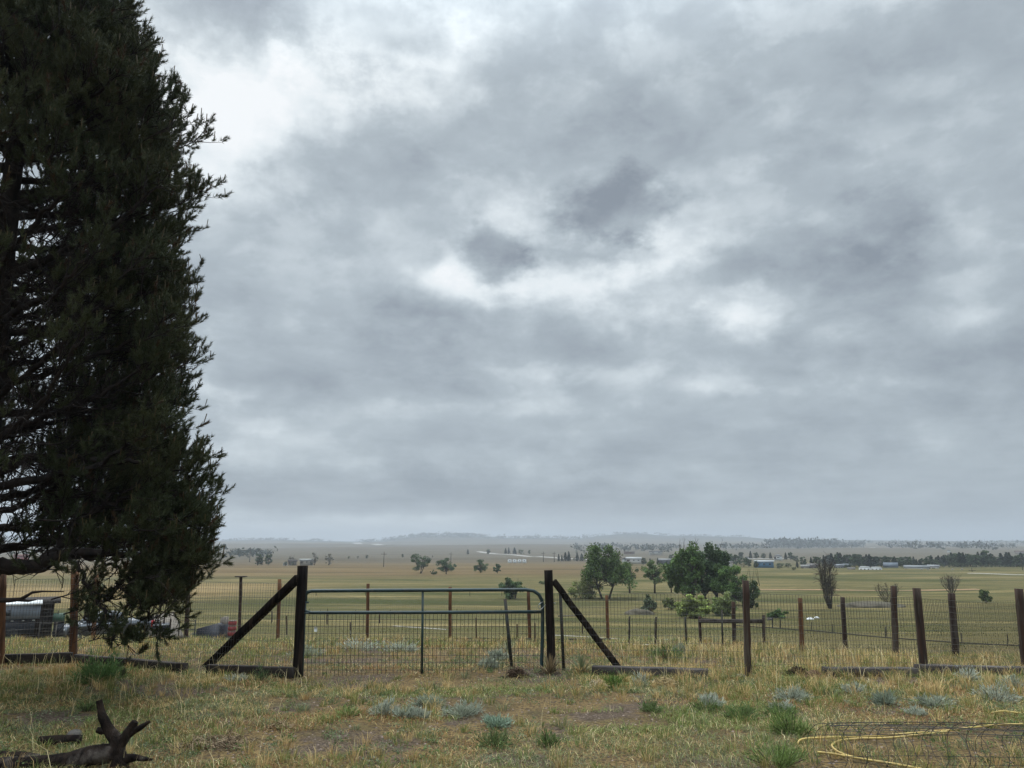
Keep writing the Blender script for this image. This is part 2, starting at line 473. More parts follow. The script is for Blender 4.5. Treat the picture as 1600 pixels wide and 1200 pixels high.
# ------------------------------------------------------------------ ground sheet
def spaced(lo, hi, n, fine):
    a = np.linspace(math.asinh(lo / fine), math.asinh(hi / fine), n)
    return np.sinh(a) * fine
gx = spaced(-4200, 4200, 420, 6.0)
gy = np.concatenate([np.linspace(-120, 2, 24)[:-1], 2 + spaced(0, 24, 150, 14), 26 + spaced(0, 6000, 360, 18)[1:]])
GX, GY = np.meshgrid(gx, gy)
GZ = zt(GX, GY)
nx, ny = len(gx), len(gy)
ii, jj = np.meshgrid(np.arange(ny - 1), np.arange(nx - 1), indexing='ij')
GF = np.stack([ii * nx + jj, ii * nx + jj + 1, (ii + 1) * nx + jj + 1, (ii + 1) * nx + jj], -1).reshape(-1, 4)
gme = raw_mesh('ground', np.stack([GX, GY, GZ], -1).reshape(-1, 3), GF, smooth=True)
ground_o = bpy.data.objects.new('ground', gme); COL.objects.link(ground_o); struct(ground_o)
m = bpy.data.materials.new('prairie'); m.use_nodes = True
T = NT(m.node_tree)
tcn = T.n('ShaderNodeTexCoord'); P = tcn.outputs['Object']
gX, gY, gZ = T.sep(P)
yard = T.ramp(T.noise(P, .9, 6, .62, .4), [(.34, (.110, .090, .040)), (.46, (.150, .105, .048)), (.56, (.205, .140, .062)), (.68, (.105, .085, .040))])
yard = T.mix(T.rng(T.noise(P, 30, 5, .65), .42, .62), yard, (.060, .043, .030))
soil = T.ramp(T.noise(P, 42, 5, .7), [(.35, (.032, .023, .017)), (.5, (.088, .064, .046)), (.66, (.190, .148, .112))])
yard = T.mix(T.rng(T.noise(T.vec('ADD', P, (3, 9, 0)), .7, 5, .6), .52, .60), yard, soil)
# pasture: mown and grazed swaths lying across the view
Ps = T.vec('MULTIPLY', P, (.16, 1.0, 1.0))
s1 = T.rng(T.noise(Ps, .05, 6, .64, .6), .30, .70, 0, 1, False)
past = T.ramp(s1, [(.15, (.080, .082, .034)), (.38, (.132, .124, .052)), (.52, (.178, .152, .070)), (.62, (.110, .108, .044)), (.85, (.235, .196, .098))])
s2 = T.noise(T.vec('ADD', Ps, (31, 7, 0)), .17, 6, .62, .3)
past = T.mix(T.rng(s2, .52, .66, 0, .85), past, (.310, .255, .125))
past = T.mix(T.rng(T.noise(T.vec('ADD', Ps, (3, 77, 0)), .10, 5, .6), .52, .64, 0, .85), past, (.066, .080, .026))
past = T.mix(T.rng(T.noise(P, .9, 6, .7), .45, .8, 0, .55), past, (.055, .056, .022))
# bare trampled ground inside the pen
wob = T.math('MULTIPLY_ADD', T.noise(P, .02, 3, .5), 30.0, -15.0)
Yw = T.math('ADD', gY, wob)
# golden hay stand on the left
hay = T.math('MULTIPLY', T.rng(gX, -22, -60), T.math('MULTIPLY', T.rng(Yw, 88, 110), T.rng(Yw, 190, 150)))
haycol = T.ramp(T.noise(Ps, .11, 5, .62), [(.35, (.190, .138, .062)), (.5, (.275, .205, .100)), (.62, (.350, .270, .145)), (.75, (.180, .140, .070))])
past = T.mix(T.math('MULTIPLY', hay, T.rng(T.noise(Ps, .05, 4, .6), .3, .5, .35, 1.0)), past, haycol)
# tan band further out, in the middle
tan = T.math('MULTIPLY', T.rng(Yw, 190, 225), T.rng(gX, 75, 30))
tancol = T.ramp(T.noise(Ps, .06, 6, .66), [(.36, (.092, .068, .036)), (.48, (.150, .108, .056)), (.62, (.215, .165, .086))])
past = T.mix(tan, past, tancol)
far = T.rng(gY, 230, 520)  # far plain greyed in its own colour, haze painted in with distance
farcol = T.ramp(T.noise(T.vec('MULTIPLY', P, (.25, 1, 1)), .012, 5, .6), [(.3, (.085, .078, .058)), (.5, (.140, .125, .096)), (.7, (.100, .095, .072))])
past = T.mix(far, past, farcol)
past = T.mix(1.0, past, (.72, .68, .62), 'MULTIPLY')
hills = T.rng(gY, 2300, 3000)
past = T.mix(hills, past, T.ramp(T.noise(P, .012, 5, .6), [(.4, (.018, .024, .020)), (.62, (.045, .048, .036))]))
col = T.mix(T.rng(gY, 22, 48), yard, past)
p = T.n('ShaderNodeBsdfPrincipled'); p.inputs['Roughness'].default_value = .95; p.inputs['Specular IOR Level'].default_value = .05
T.l(col, p.inputs['Base Color'])
b = T.n('ShaderNodeBump'); b.inputs['Strength'].default_value = .8; b.inputs['Distance'].default_value = .06
T.l(T.noise(P, 9, 6, .7), b.inputs['Height'])
b2 = T.n('ShaderNodeBump'); b2.inputs['Strength'].default_value = .7; b2.inputs['Distance'].default_value = .5
T.l(T.noise(P, .8, 5, .7), b2.inputs['Height']); T.l(b.outputs[0], b2.inputs['Normal'])
T.l(b2.outputs[0], p.inputs['Normal'])
o_ = T.n('ShaderNodeOutputMaterial'); T.l(p.outputs[0], o_.inputs[0])
gme.materials.append(m)

# draped strips: tracks and roads
def strip(name, pts, width, material, lift, label=None):
    pts = np.asarray(pts, float)
    seg = [pts[0]]
    for a, c in zip(pts[:-1], pts[1:]):
        n = max(2, int(np.linalg.norm(c - a) / max(.5, .012 * (a[1] + c[1]))))
        for k in range(1, n + 1): seg.append(a + (c - a) * k / n)
    S = np.array(seg)
    ker = np.ones(7) / 7
    Sp = np.concatenate([np.repeat(S[:1], 3, 0), S, np.repeat(S[-1:], 3, 0)])
    S = np.stack([np.convolve(Sp[:, k], ker, 'valid') for k in (0, 1)], -1)
    tg = np.gradient(S, axis=0); tg /= np.linalg.norm(tg, axis=1)[:, None] + 1e-9
    nr = np.stack([-tg[:, 1], tg[:, 0]], -1)
    V = []
    cross = (-1, -.4, .4, 1)
    rs = np.random.RandomState(3)
    for q in cross:
        w = width / 2 * (1 + (rs.rand(len(S)) - .5) * .25)
        XY = S + nr * (q * w)[:, None]
        V.append(np.stack([XY[:, 0], XY[:, 1], zt(XY[:, 0], XY[:, 1]) + lift * (1 if abs(q) < 1 else .5)], -1))
    V = np.concatenate(V); n = len(S)
    F = np.array([[q * n + i, q * n + i + 1, (q + 1) * n + i + 1, (q + 1) * n + i] for q in range(3) for i in range(n - 1)])
    o = bpy.data.objects.new(name, raw_mesh(name, V, F, smooth=True)); COL.objects.link(o)
    o.data.materials.append(material)
    return struct(o)
M_red = mat('red_dirt', (.27, .165, .085), (.20, .13, .065), .6, .95)
M_pale = mat('pale_gravel', (.36, .335, .29), (.26, .24, .20), 1.2, .95)
M_road = mat('road_gravel', (.33, .315, .29), (.27, .255, .235), .3, .95)
G2 = lambda px, py: ground(px, py)[:2]
strip('dirt_track', [G2(1150, 921.5), G2(1250, 922.5), G2(1340, 922.5), G2(1480, 922), G2(1560, 921)], 2.6, M_red, .10)
strip('gravel_track', [G2(845, 992), G2(890, 993.5), G2(950, 997), G2(1000, 1000), G2(1040, 1003)], .5, M_pale, .03)
strip('gravel_track', [G2(600, 977), G2(640, 979.5), G2(670, 982.5), G2(720, 985)], .45, M_pale, .03)
strip('far_road', [on(555, 2300)[:2], on(572, 1900)[:2], on(590, 1650)[:2], on(612, 1500)[:2]], 22, M_road, .8)
strip('far_road', [G2(745, 861.5), G2(765, 864.5), G2(785, 867), G2(830, 868.5), G2(860, 872), G2(885, 874), G2(960, 876)], 7, M_road, .35)
strip('far_road', [G2(1120, 874.5), G2(1180, 874), G2(1240, 872.5)], 6, M_road, .35)
strip('far_road', [G2(1490, 896), G2(1540, 897), G2(1620, 899), G2(1700, 901)], 2.2, M_pale, .15)

M_mulch = mat('red_mulch', (.135, .058, .036), (.060, .030, .022), 9, .95, bump=.03, c3=(.26, .20, .16), s3=7)
strip('mulch_bed', [on(672, 21.2)[:2], on(760, 20.9)[:2], on(850, 20.6)[:2], on(900, 20.5)[:2], on(955, 20.3)[:2]], .55, M_mulch, .03)
strip('gravel_patch', [G2(960, 1007), G2(1000, 1008), G2(1036, 1010)], .5, M_pale, .03)
# ------------------------------------------------------------------ haze : the damp air
hz = MB(); hz.box((0, 2920, 46), (8700, 6300, 112))
hzm = bpy.data.materials.new('haze'); hzm.use_nodes = True
T = NT(hzm.node_tree)
pv = T.n('ShaderNodeVolumePrincipled')
pv.inputs['Color'].default_value = (.62, .68, .76, 1)
pv.inputs['Density'].default_value = .00037
pv.inputs['Anisotropy'].default_value = .25
o_ = T.n('ShaderNodeOutputMaterial'); T.l(pv.outputs[0], o_.inputs['Volume'])
haze = obj('haze', hz, hzm)
haze['kind'] = 'stuff'; haze['label'] = 'thin grey damp air in front of the distant hills'; haze['category'] = 'haze'
# ------------------------------------------------------------------ the big pine on the left
def unit(v):
    v = np.asarray(v, float); return v / (np.linalg.norm(v) + 1e-12)
def shoots_mesh(mb, P, D, L, rs, per=40, nlen=.055, nw=.0034, cols=None, ang=(28, 62)):
    """needle bundles: P base points, D directions, L lengths of the shoots"""
    P = np.asarray(P); D = np.asarray(D); n = len(P)
    D = D / np.linalg.norm(D, axis=1)[:, None]
    ref = np.where(np.abs(D[:, 2:3]) < .85, np.array([[0, 0, 1.]]), np.array([[1., 0, 0]]))
    U = np.cross(D, ref); U /= np.linalg.norm(U, axis=1)[:, None]; Wv = np.cross(D, U)
    t = rs.rand(n, per) ** .8
    a = rs.rand(n, per) * 2 * PI
    th = np.radians(rs.uniform(ang[0], ang[1], (n, per))) * (1.1 - .45 * t)
    dirn = D[:, None] * np.cos(th)[..., None] + (U[:, None] * np.cos(a)[..., None] + Wv[:, None] * np.sin(a)[..., None]) * np.sin(th)[..., None]
    base = P[:, None] + D[:, None] * (t * L[:, None])[..., None]
    ln = nlen * rs.uniform(.7, 1.15, (n, per))
    tip = base + dirn * ln[..., None]
    side = np.cross(dirn, rs.normal(size=(n, per, 3))); side /= np.linalg.norm(side, axis=2)[..., None] + 1e-9
    w = nw * rs.uniform(.7, 1.2, (n, per))[..., None]
    V = np.stack([base - side * w, base + side * w, tip], 2).reshape(-1, 3)
    F = np.arange(n * per * 3).reshape(-1, 3)
    c = np.repeat(np.repeat(cols[:, None], per, 1) * rs.uniform(.75, 1.25, (n, per, 1)), 3, 1).reshape(-1, 3)
    mb.add(V, F, c)

rs = np.random.RandomState(42)
PT = np.array([-6.85, 9.6, 0.0]); PT[2] = float(zt(PT[0], PT[1])) - .08
EDGE = [(-60, 160), (0, 206), (30, 236), (60, 243), (100, 270), (130, 285), (150, 300), (200, 312), (250, 306), (310, 322), (380, 308), (440, 288), (480, 312), (520, 308), (570, 296), (620, 300), (660, 300), (700, 300), (735, 336), (770, 334), (800, 316), (840, 324), (880, 312), (915, 292)]
ez, er = [], []
for y, x in EDGE[::-1]:
    q = at(x, y, 9.5); ez.append(q[2]); er.append(q[0] - PT[0] - .32)
def RAD(z):
    r = np.interp(z, ez, er)
    return r * (1 if z < ez[-1] else max(.12, 1 - (z - ez[-1]) / 1.5))
ZTOP = ez[-1] + .9
pine = thing('pine_tree', PT, 'tall dark pine with bare inner twigs, its low limb hanging over the wire fence', 'tree')
tk = MB()
zs = np.linspace(0, ZTOP - PT[2], 26)
tp = np.stack([PT[0] + .10 * np.sin(zs * .5) * sstep(0, 3, zs), PT[1] + .06 * np.sin(zs * .7 + 1), PT[2] + zs], -1)
tk.tube(tp, .21 * (1 - zs / zs[-1]) ** .75 + .015, 12, rough=.10)
trunk = obj('trunk', tk, MAT['pine_bark'], pine, smooth=True)
br = MB(); tw = MB(); nd = MB()
SP, SD, SL = [], [], []
def twig_tip(p, d, L, ns):
    """a twig with its leafy shoots"""
    d = unit(d)
    k = rs.normal(size=3) * .18
    pts = [p, p + d * L * .5 + k * L * .25, p + d * L + np.array([0, 0, .10 * L]) + k * L * .3]
    tw.tube(pts, [.0065, .0045, .003], 3, cap=False)
    e = unit(pts[2] - pts[1] + np.array([0, 0, .05]))
    for _ in range(ns):
        f = rs.uniform(.45, 1.0)
        b = np.array(pts[0]) * (1 - f) + np.array(pts[2]) * f
        dd = unit(e + rs.normal(size=3) * .45 + np.array([0, 0, .28]))
        SP.append(b); SD.append(dd); SL.append(rs.uniform(.09, .17))
    SP.append(pts[2]); SD.append(unit(e + np.array([0, 0, .3]))); SL.append(rs.uniform(.11, .19))
def spray(p, d, L, dens, bare):
    """secondary branch: twigs fan off it, leafy towards the end"""
    d = unit(d); n = 6
    pts = [p]; dd = d.copy()
    for i in range(n):
        dd = unit(dd + rs.normal(size=3) * .14 + np.array([0, 0, .05]))
        pts.append(pts[-1] + dd * L / n)
    pts = np.array(pts)
    tw.tube(pts, np.linspace(.006 + .009 * L, .004, n + 1), 4, cap=False)
    m = max(3, int(dens * L * 9))
    for k in range(m):
        f = rs.uniform(.12, 1.0)
        i = min(int(f * n), n - 1); q = pts[i] + (pts[i + 1] - pts[i]) * (f * n - i)
        side = unit(np.cross(pts[i + 1] - pts[i], rs.normal(size=3)))
        out = unit(unit(pts[i + 1] - pts[i]) * .8 + side * rs.uniform(.4, 1.0) + np.array([0, 0, .12]))
        tl = rs.uniform(.12, .34)
        if f < bare and (bare > 1 or rs.rand() < .93):
            pt2 = [q, q + out * tl * .6 + rs.normal(size=3) * .02, q + out * tl * 1.3 + rs.normal(size=3) * .05 + np.array([0, 0, -.03])]
            tw.tube(pt2, [.006, .0045, .003], 3, cap=False)
            if rs.rand() < .6:
                s2 = unit(out + rs.normal(size=3) * .8)
                tw.tube([pt2[1], pt2[1] + s2 * tl * .7], [.0045, .003], 3, cap=False)
        else:
            twig_tip(q, out, tl, 2 if rs.rand() < .5 else 3)
    if bare < .7 or rs.rand() < .22: twig_tip(pts[-1], pts[-1] - pts[-2], .12, 3)
def limb(pts, r0, r1, dens=1.0, bare=.35, start=.25, nsub=None, sublen=(.35, .9), up=0.0):
    pts = np.array(pts, float)
    # smooth the polyline
    tt = np.linspace(0, len(pts) - 1, 6 * len(pts)); i0 = np.clip(tt.astype(int), 0, len(pts) - 2); fr = tt - i0
    fr = fr * fr * (3 - 2 * fr) * .5 + fr * .5
    q = pts[i0] * (1 - fr)[:, None] + pts[i0 + 1] * fr[:, None]
    q[1:-1] += rs.normal(size=(len(q) - 2, 3)) * .012
    r = np.linspace(r0, r1, len(q))
    br.tube(q, r, 8, rough=.08)
    L = np.linalg.norm(np.diff(pts, axis=0), axis=1).sum()
    m = nsub if nsub else max(4, int(L * 6.0))
    for k in range(m):
        f = start + (1 - start) * (k + rs.rand()) / m
        i = min(int(f * (len(q) - 1)), len(q) - 2)
        dirm = unit(q[i + 1] - q[i])
        side = unit(np.cross(dirm, rs.normal(size=3) * .7 + np.array([0, 0, 1.2 if f < up or rs.rand() < .5 else -1.2])))
        dd = unit(dirm * rs.uniform(.5, 1.0) + side * rs.uniform(.5, 1.0) + np.array([0, 0, rs.uniform(-.05, .35)]))
        ln = rs.uniform(*sublen) * (1.1 - .55 * f)
        spray(q[i], dd, ln, dens, bare * max(.12, 1.35 - 1.25 * f))
    spray(q[-1], q[-1] - q[-2], .3, dens, 0.0)

NB = 120
for b in range(NB):
    u = (b + rs.rand()) / NB
    z0 = 1.35 + (ZTOP - 1.6) * u ** .95
    phi = b * 2.39996 + rs.uniform(-.35, .35)
    rr = RAD(z0)
    rise = rs.uniform(.12, .42) * rr + .1
    rr = RAD(min(z0 + rise, ZTOP))
    rr *= rs.choice([.72, .86, .96, 1.0]) + rs.uniform(-.04, .04)
    o = np.array([math.cos(phi), math.sin(phi), 0])
    near = max(0, -o[1]); inner = z0 < 6.6
    p0 = np.array([np.interp(z0, tp[:, 2], tp[:, 0]), np.interp(z0, tp[:, 2], tp[:, 1]), z0])
    dr = -.06 if z0 < 3 else 0
    pts = [p0, p0 + o * rr * .33 + np.array([0, 0, rise * .25 + dr]), p0 + o * rr * .68 + np.array([0, 0, rise * .55 + dr]) + rs.normal(size=3) * .08, p0 + o * rr * .93 + np.array([0, 0, rise])]
    bare = .5 if inner else .22
    if z0 < 4.6: bare = .68
    dens = 1.7
    if inner and near > .35: dens = 1.0; bare = .66
    if z0 < 6.4 and near > .05: dens = .8; bare = 2.2
    if z0 > 5.6: dens = 2.0
    limb(pts, .016 + .020 * rr, .012, dens, bare, start=.22 if z0 < 7 else .12, up=1.0 if z0 < 2.3 else 0.0)
# the heavy low limbs that reach to the right over the fence
A = lambda px, py, Y: at(px, py, Y)
limb([[PT[0], PT[1], 1.35], A(0, 885, 9.4), A(60, 884, 9.3), A(100, 868, 9.2), A(160, 862, 9.2), A(240, 872, 9.2), A(272, 880, 9.2)], .115, .012, 1.2, 1.05, start=.36, nsub=24, sublen=(.3, .65), up=.8)
limb([A(60, 884, 9.3), A(90, 855, 9.4), A(115, 822, 9.5), A(160, 790, 9.6), A(230, 770, 9.6), A(278, 755, 9.6)], .06, .012, 1.3, .4, start=.25, nsub=15)
limb([[PT[0], PT[1], 2.5], A(0, 735, 9.5), A(55, 714, 9.5), A(120, 716, 9.4), A(210, 720, 9.3), A(275, 735, 9.3)], .075, .012, 1.2, .4, start=.3, nsub=14)
limb([A(100, 868, 9.2), A(128, 895, 9.1), A(145, 935, 9.0), A(170, 962, 9.0), A(185, 985, 9.0)], .028, .008, 1.0, 9, start=.3, nsub=9, sublen=(.15, .34))
limb([A(120, 866, 9.2), A(180, 885, 9.2), A(215, 915, 9.3), A(240, 945, 9.3)], .022, .008, 1.0, 9, start=.3, nsub=9, sublen=(.2, .45))
limb([A(200, 868, 9.2), A(250, 885, 9.3), A(270, 915, 9.4)], .02, .008, 1.6, .25, start=.2, nsub=9, sublen=(.2, .45))
limb([A(145, 935, 9.0), A(130, 960, 8.95), A(140, 985, 8.9)], .012, .006, .9, 9, start=.3, nsub=4, sublen=(.12, .25))
# outer foliage on the weather side
for _ in range(620):
    z = rs.uniform(1.75, ZTOP - .3)
    a = R(rs.uniform(-72, 95)) if z > 6.4 else R(rs.uniform(14, 92))
    rr = RAD(z) * rs.uniform(.62, .97) * (1 + .10 * (fbm(np.array(a * 2 + 7), np.array(z * 1.4), 5, 2) - .5) * 2)
    c = np.array([PT[0] + math.cos(a) * rr, PT[1] + math.sin(a) * rr, z])
    d = unit(np.array([math.cos(a), math.sin(a), .55]) + rs.normal(size=3) * .35)
    spray(c - d * .40, d, .42, 1.35, .12)
# bare inner lattice
for _ in range(300):
    z = rs.uniform(1.6, 5.6); a = R(rs.uniform(-100, 80)); rr = rs.uniform(.15, .72) * RAD(z)
    c = np.array([PT[0] + math.cos(a) * rr, PT[1] + math.sin(a) * rr, z])
    spray(c, np.array([math.cos(a) + rs.normal() * .5, math.sin(a) + rs.normal() * .5, rs.normal() * .4]), rs.uniform(.35, .7), .9, 9)
# foliage bunch at the low drooping tip
for px, py in [(160, 1002), (182, 1000), (205, 998), (188, 1012)]:
    e = A(px, py, 8.95 + rs.uniform(-.15, .15)); d = unit(np.array([rs.uniform(-.3, .9), rs.uniform(-.4, .4), -.05]))
    spray(e - d * .14, d, .14, 1.2, .0)
# heavy low mass on the right, hanging towards the fence
for _ in range(64):
    if rs.rand() < .68: px, py = rs.uniform(232, 306), rs.uniform(800, 915)
    else: px, py = rs.uniform(198, 262), rs.uniform(905, 978)
    if px - 262 > (960 - py) * .6: continue
    e = A(px, py, 9.3 + rs.uniform(-.4, .4)); d = unit(np.array([.6, rs.uniform(-.5, .5), -.15]) + rs.normal(size=3) * .3)
    spray(e - d * .22, d, .30, 1.5, .15)
# fringe that gives the crown its ragged right edge
for y, x in [(20, 215), (45, 232), (80, 250), (110, 272), (150, 306), (205, 316), (230, 300), (312, 336), (345, 302), (378, 312), (410, 290), (430, 286), (470, 308), (500, 314), (535, 298), (575, 294), (610, 296), (640, 298), (690, 292), (715, 318), (738, 334), (765, 338), (790, 318), (835, 322), (862, 322), (893, 306), (925, 275), (960, 214)]:
    e = A(x - (20 if y in (110, 150, 205, 312, 470, 500) else 44), y, 9.5 + rs.uniform(-.3, .3))
    for k in range(3):
        f = e + rs.normal(size=3) * np.array([.10, .25, .12]) - np.array([.08, 0, 0])
        d = unit(np.array([.7, rs.uniform(-.5, .5), .35]) + rs.normal(size=3) * .25)
        spray(f - d * .42, d, .40, 1.6, .15)
SP = np.array(SP); SD = np.array(SD); SL = np.array(SL)
base = np.array([.038, .052, .023]); alt = np.array([.060, .066, .028])
cl = fbm(SP[:, 0] * 1.8 + SP[:, 1], SP[:, 2] * 1.8, 3, 3)[:, None]
cols = base + (alt - base) * cl * 1.2
brown = rs.rand(len(SP)) < .035
cols[brown] = (.060, .036, .016)
shoots_mesh(nd, SP, SD, SL, rs, per=52, nlen=.062, nw=.0046, cols=cols)
# upright candles of new growth
pick = np.where(rs.rand(len(SP)) < .16)[0]
cb = SP[pick] + SD[pick] / np.linalg.norm(SD[pick], axis=1)[:, None] * SL[pick][:, None] * .8
cd = np.stack([rs.normal(size=len(pick)) * .12, rs.normal(size=len(pick)) * .12, np.ones(len(pick))], -1)
cn = MB(); cn.wires(cb, cb + cd * rs.uniform(.06, .15, (len(pick), 1)), .0065, col=(.085, .062, .026))
obj('limb', br, MAT['pine_bark'], pine, smooth=True)
obj('twig', tw, MAT['pine_bark'], pine)
obj('crown', nd, MAT['needle'], pine, tint=True)
obj('new_shoot', cn, MAT['needle'], pine, tint=True)
db = MB()
db.tube([[PT[0] + .3, 8.9, 1.25], A(-20, 938, 8.8), A(15, 938, 8.7), A(34, 936, 8.7), A(50, 926, 8.7), A(66, 924, 8.7), A(100, 924.5, 8.7)], [.04, .032, .026, .022, .016, .010, .006], 7, rough=.15)
db.tube([A(30, 937, 8.7), A(45, 939, 8.7), A(57, 937, 8.7)], [.020, .014, .006], 6, rough=.15)
obj('dead_branch', db, MAT['pine_bark'], pine)
print('pine shoots', len(SP))

# ------------------------------------------------------------------ broadleaf trees and bushes of the valley
def leaves(mb, C, size, rs, col, var=.3, flat=0.0):
    n = len(C)
    a = rs.normal(size=(n, 3)); a[:, 2] *= (1 - flat); a /= np.linalg.norm(a, axis=1)[:, None]
    b = np.cross(a, rs.normal(size=(n, 3))); b /= np.linalg.norm(b, axis=1)[:, None]
    s = size * rs.uniform(.6, 1.3, (n, 1))
    V = np.stack([C - a * s, C + b * s * .55, C + a * s, C - b * s * .55], 1).reshape(-1, 3)
    F = np.arange(n * 4).reshape(-1, 4)
    col = np.asarray(col)
    if col.ndim == 1: col = np.broadcast_to(col, (n, 3))
    c = np.repeat(col * rs.uniform(1 - var, 1 + var, (n, 1)), 4, 0)
    mb.add(V, F, c)
GREEN = (.048, .080, .022); DGREEN = (.030, .052, .022); YGREEN = (.085, .100, .026); OLIVE = (.085, .098, .032); SAGEG = (.085, .105, .060)
def tree_meshes(rs, H, Wd, trunk_h, stems=1, nclump=34, nleaf=70, leaf=None, col=GREEN, spread=.75, base_w=.5, lumpy=.25, top_narrow=.6, bare_sticks=0, clump=.16, lobes=None):
    """trunk + limbs and a crown made of leaf clumps at the limb ends, all around (0,0,0)"""
    tm, cm = MB(), MB()
    leaf = leaf or max(.11, H * .021)
    tops = []
    for sidx in range(stems):
        ph = rs.uniform(0, 2 * PI)
        bx = np.array([math.cos(ph), math.sin(ph), 0]) * (0 if stems == 1 else Wd * .10 * rs.uniform(.3, 1))
        lean = np.array([math.cos(ph), math.sin(ph), 0]) * (Wd * (.06 if stems == 1 else .20))
        p = [bx, bx + lean * .4 + [0, 0, trunk_h], bx + lean * .8 + [0, 0, trunk_h + (H - trunk_h) * .45], bx + lean + [0, 0, H * .86]]
        r = H * (.026 if stems == 1 else .017)
        tm.tube(p, [r * 1.25, r, r * .55, r * .12], 7, rough=.12)
        tops.append((p, r))
    k = 0
    while k < nclump * (1 if lobes else 1.7):
        u = rs.rand(); v = rs.normal(size=3); v /= np.linalg.norm(v); v *= rs.rand() ** .33
        z = trunk_h * .8 + (H - trunk_h * .8) * (v[2] * .5 + .5)
        f = (z - trunk_h * .8) / (H - trunk_h * .8)
        w = Wd / 2 * (base_w + (1 - base_w) * math.sin(min(1, f / .45) * PI / 2)) * (1 - (1 - top_narrow) * max(0, (f - .45) / .55) ** 1.5)
        w *= 1 + lumpy * (vnoise(np.array(math.atan2(v[1], v[0]) * 1.3 + 9), np.array(z / H * 5), int(H * 10) % 50) - .5) * 2
        nrm = math.hypot(v[0], v[1]) + 1e-6
        q = np.array([v[0] / nrm * w * math.sqrt(rs.rand()) * .95, v[1] / nrm * w * math.sqrt(rs.rand()) * .95, z])
        if lobes:
            L_ = lobes[rs.choice(len(lobes), p=np.array([l[4] for l in lobes]) / sum(l[4] for l in lobes))]
            v = rs.normal(size=3); v *= rs.rand() ** .4 / np.linalg.norm(v)
            q = np.array([(L_[0] + v[0] * L_[2]) * Wd, v[1] * L_[2] * Wd * .9 + rs.normal() * .10 * Wd, (L_[1] + v[2] * L_[3]) * H])
        p, r = tops[rs.randint(len(tops))]
        s0 = np.array(p[1]) + (np.array(p[3]) - np.array(p[1])) * max(0, min(.9, f - .25)) 
        mid = (s0 + q) / 2 + np.array([0, 0, -.03 * H]) + rs.normal(size=3) * .02 * H
        tm.tube([s0, mid, q], [r * .45, r * .28, r * .10], 4, cap=False)
        n = int(nleaf * 1.8 * rs.uniform(.6, 1.4))
        sg = np.array([Wd * clump, Wd * clump, H * clump * .62]) * rs.uniform(.5, 1.0)
        if lobes: sg = np.array([Wd * .105, Wd * .105, H * .092]) * rs.uniform(.6, 1.35)
        g = rs.normal(size=(n, 3)); g *= (rs.rand(n, 1) ** .4) / np.linalg.norm(g, axis=1)[:, None]
        C = q + g * sg
        C = C[C[:, 2] > max(.05, trunk_h * .3)]
        if len(C): leaves(cm, C, leaf, rs, np.array(col) * rs.uniform(1.0, 2.7), .45)
        k += 1
    for _ in range(bare_sticks):
        p, r = tops[rs.randint(len(tops))]
        q = np.array([rs.normal() * Wd * .16, rs.normal() * Wd * .1, H * .8])
        d = unit(np.array([rs.normal() * .22, rs.normal() * .2, 1]))
        e = q + d * H * rs.uniform(.2, .34)
        tm.tube([q - d * H * .25, q, e], [r * .3, r * .25, r * .06], 4)
        for _ in range(4):
            f = rs.uniform(.2, .9); g = q + (e - q) * f
            tm.tube([g, g + unit(d + rs.normal(size=3) * .5) * H * .07], [r * .10, r * .04], 3, cap=False)
    return tm, cm
def put_tree(name, P, H, Wd, label, cat, seed, group=None, bark='bark', **kw):
    rs = np.random.RandomState(seed)
    t = thing(name, P, label, cat, group)
    tm, cm = tree_meshes(rs, H, Wd, kw.pop('trunk_h', H * .2), **kw)
    obj('trunk', tm, MAT[bark], t, local=True)
    obj('crown', cm, MAT['leaf'], t, tint=True, local=True)
    return t
def px_tree(name, px, pyb, pyt, wpx, label, cat, seed, group=None, **kw):
    P = ground(px, pyb)
    H = ztop(pyt, P) - P[2]; Wd = wpx / FPX * depth(P)
    P[2] -= .05
    if name == 'willow_bush' and 'lobes' not in kw: kw['lobes'] = [(-.22, .42, .26, .32, 2), (.22, .42, .26, .30, 2), (0, .60, .24, .32, 1.6), (0, .22, .42, .20, 2)]; kw['nclump'] = int(kw['nclump'] * 1.6)
    if 'th' in kw: kw['trunk_h'] = kw.pop('th') * H
    return put_tree(name, P, H, Wd, label, cat, seed, group, **kw)
VT = 'trees and bushes standing in the pasture'
px_tree('cottonwood_tree', 947, 936, 849, 84, 'broad leafy cottonwood with twin pointed tops, just right of the right gate post', 'tree', 1, VT, th=.22, nclump=100, nleaf=50, stems=2, col=(.050, .078, .022), lobes=[(-.20, .84, .08, .14, 1), (.06, .86, .07, .12, .8), (.17, .78, .06, .10, .5), (-.24, .64, .17, .16, 2.2), (.05, .66, .20, .16, 2.2), (-.20, .44, .22, .13, 2), (.22, .45, .24, .17, 2.6), (.36, .34, .14, .12, 1), (0, .50, .30, .2, 2)])
px_tree('cottonwood_tree', 984, 927, 877, 26, 'slim small tree tucked against the right side of the broad cottonwood', 'tree', 2, VT, th=.35, nclump=22, nleaf=60, col=(.050, .074, .024))
px_tree('willow_bush', 915, 935, 899, 56, 'olive spreading bush at the foot of the broad cottonwood', 'bush', 3, VT, th=.05, stems=5, nclump=30, nleaf=70, col=OLIVE, base_w=.8)
px_tree('young_tree', 1023, 927, 877, 37, 'small round tree on one bare straight stem between cottonwood and grove', 'tree', 4, VT, th=.38, nclump=24, nleaf=70, col=(.062, .092, .030), base_w=.6)
px_tree('young_tree', 1049, 926, 892, 20, 'thin sparse sapling on a bare stem at the left edge of the grove', 'tree', 5, VT, th=.35, nclump=10, nleaf=40, col=OLIVE)
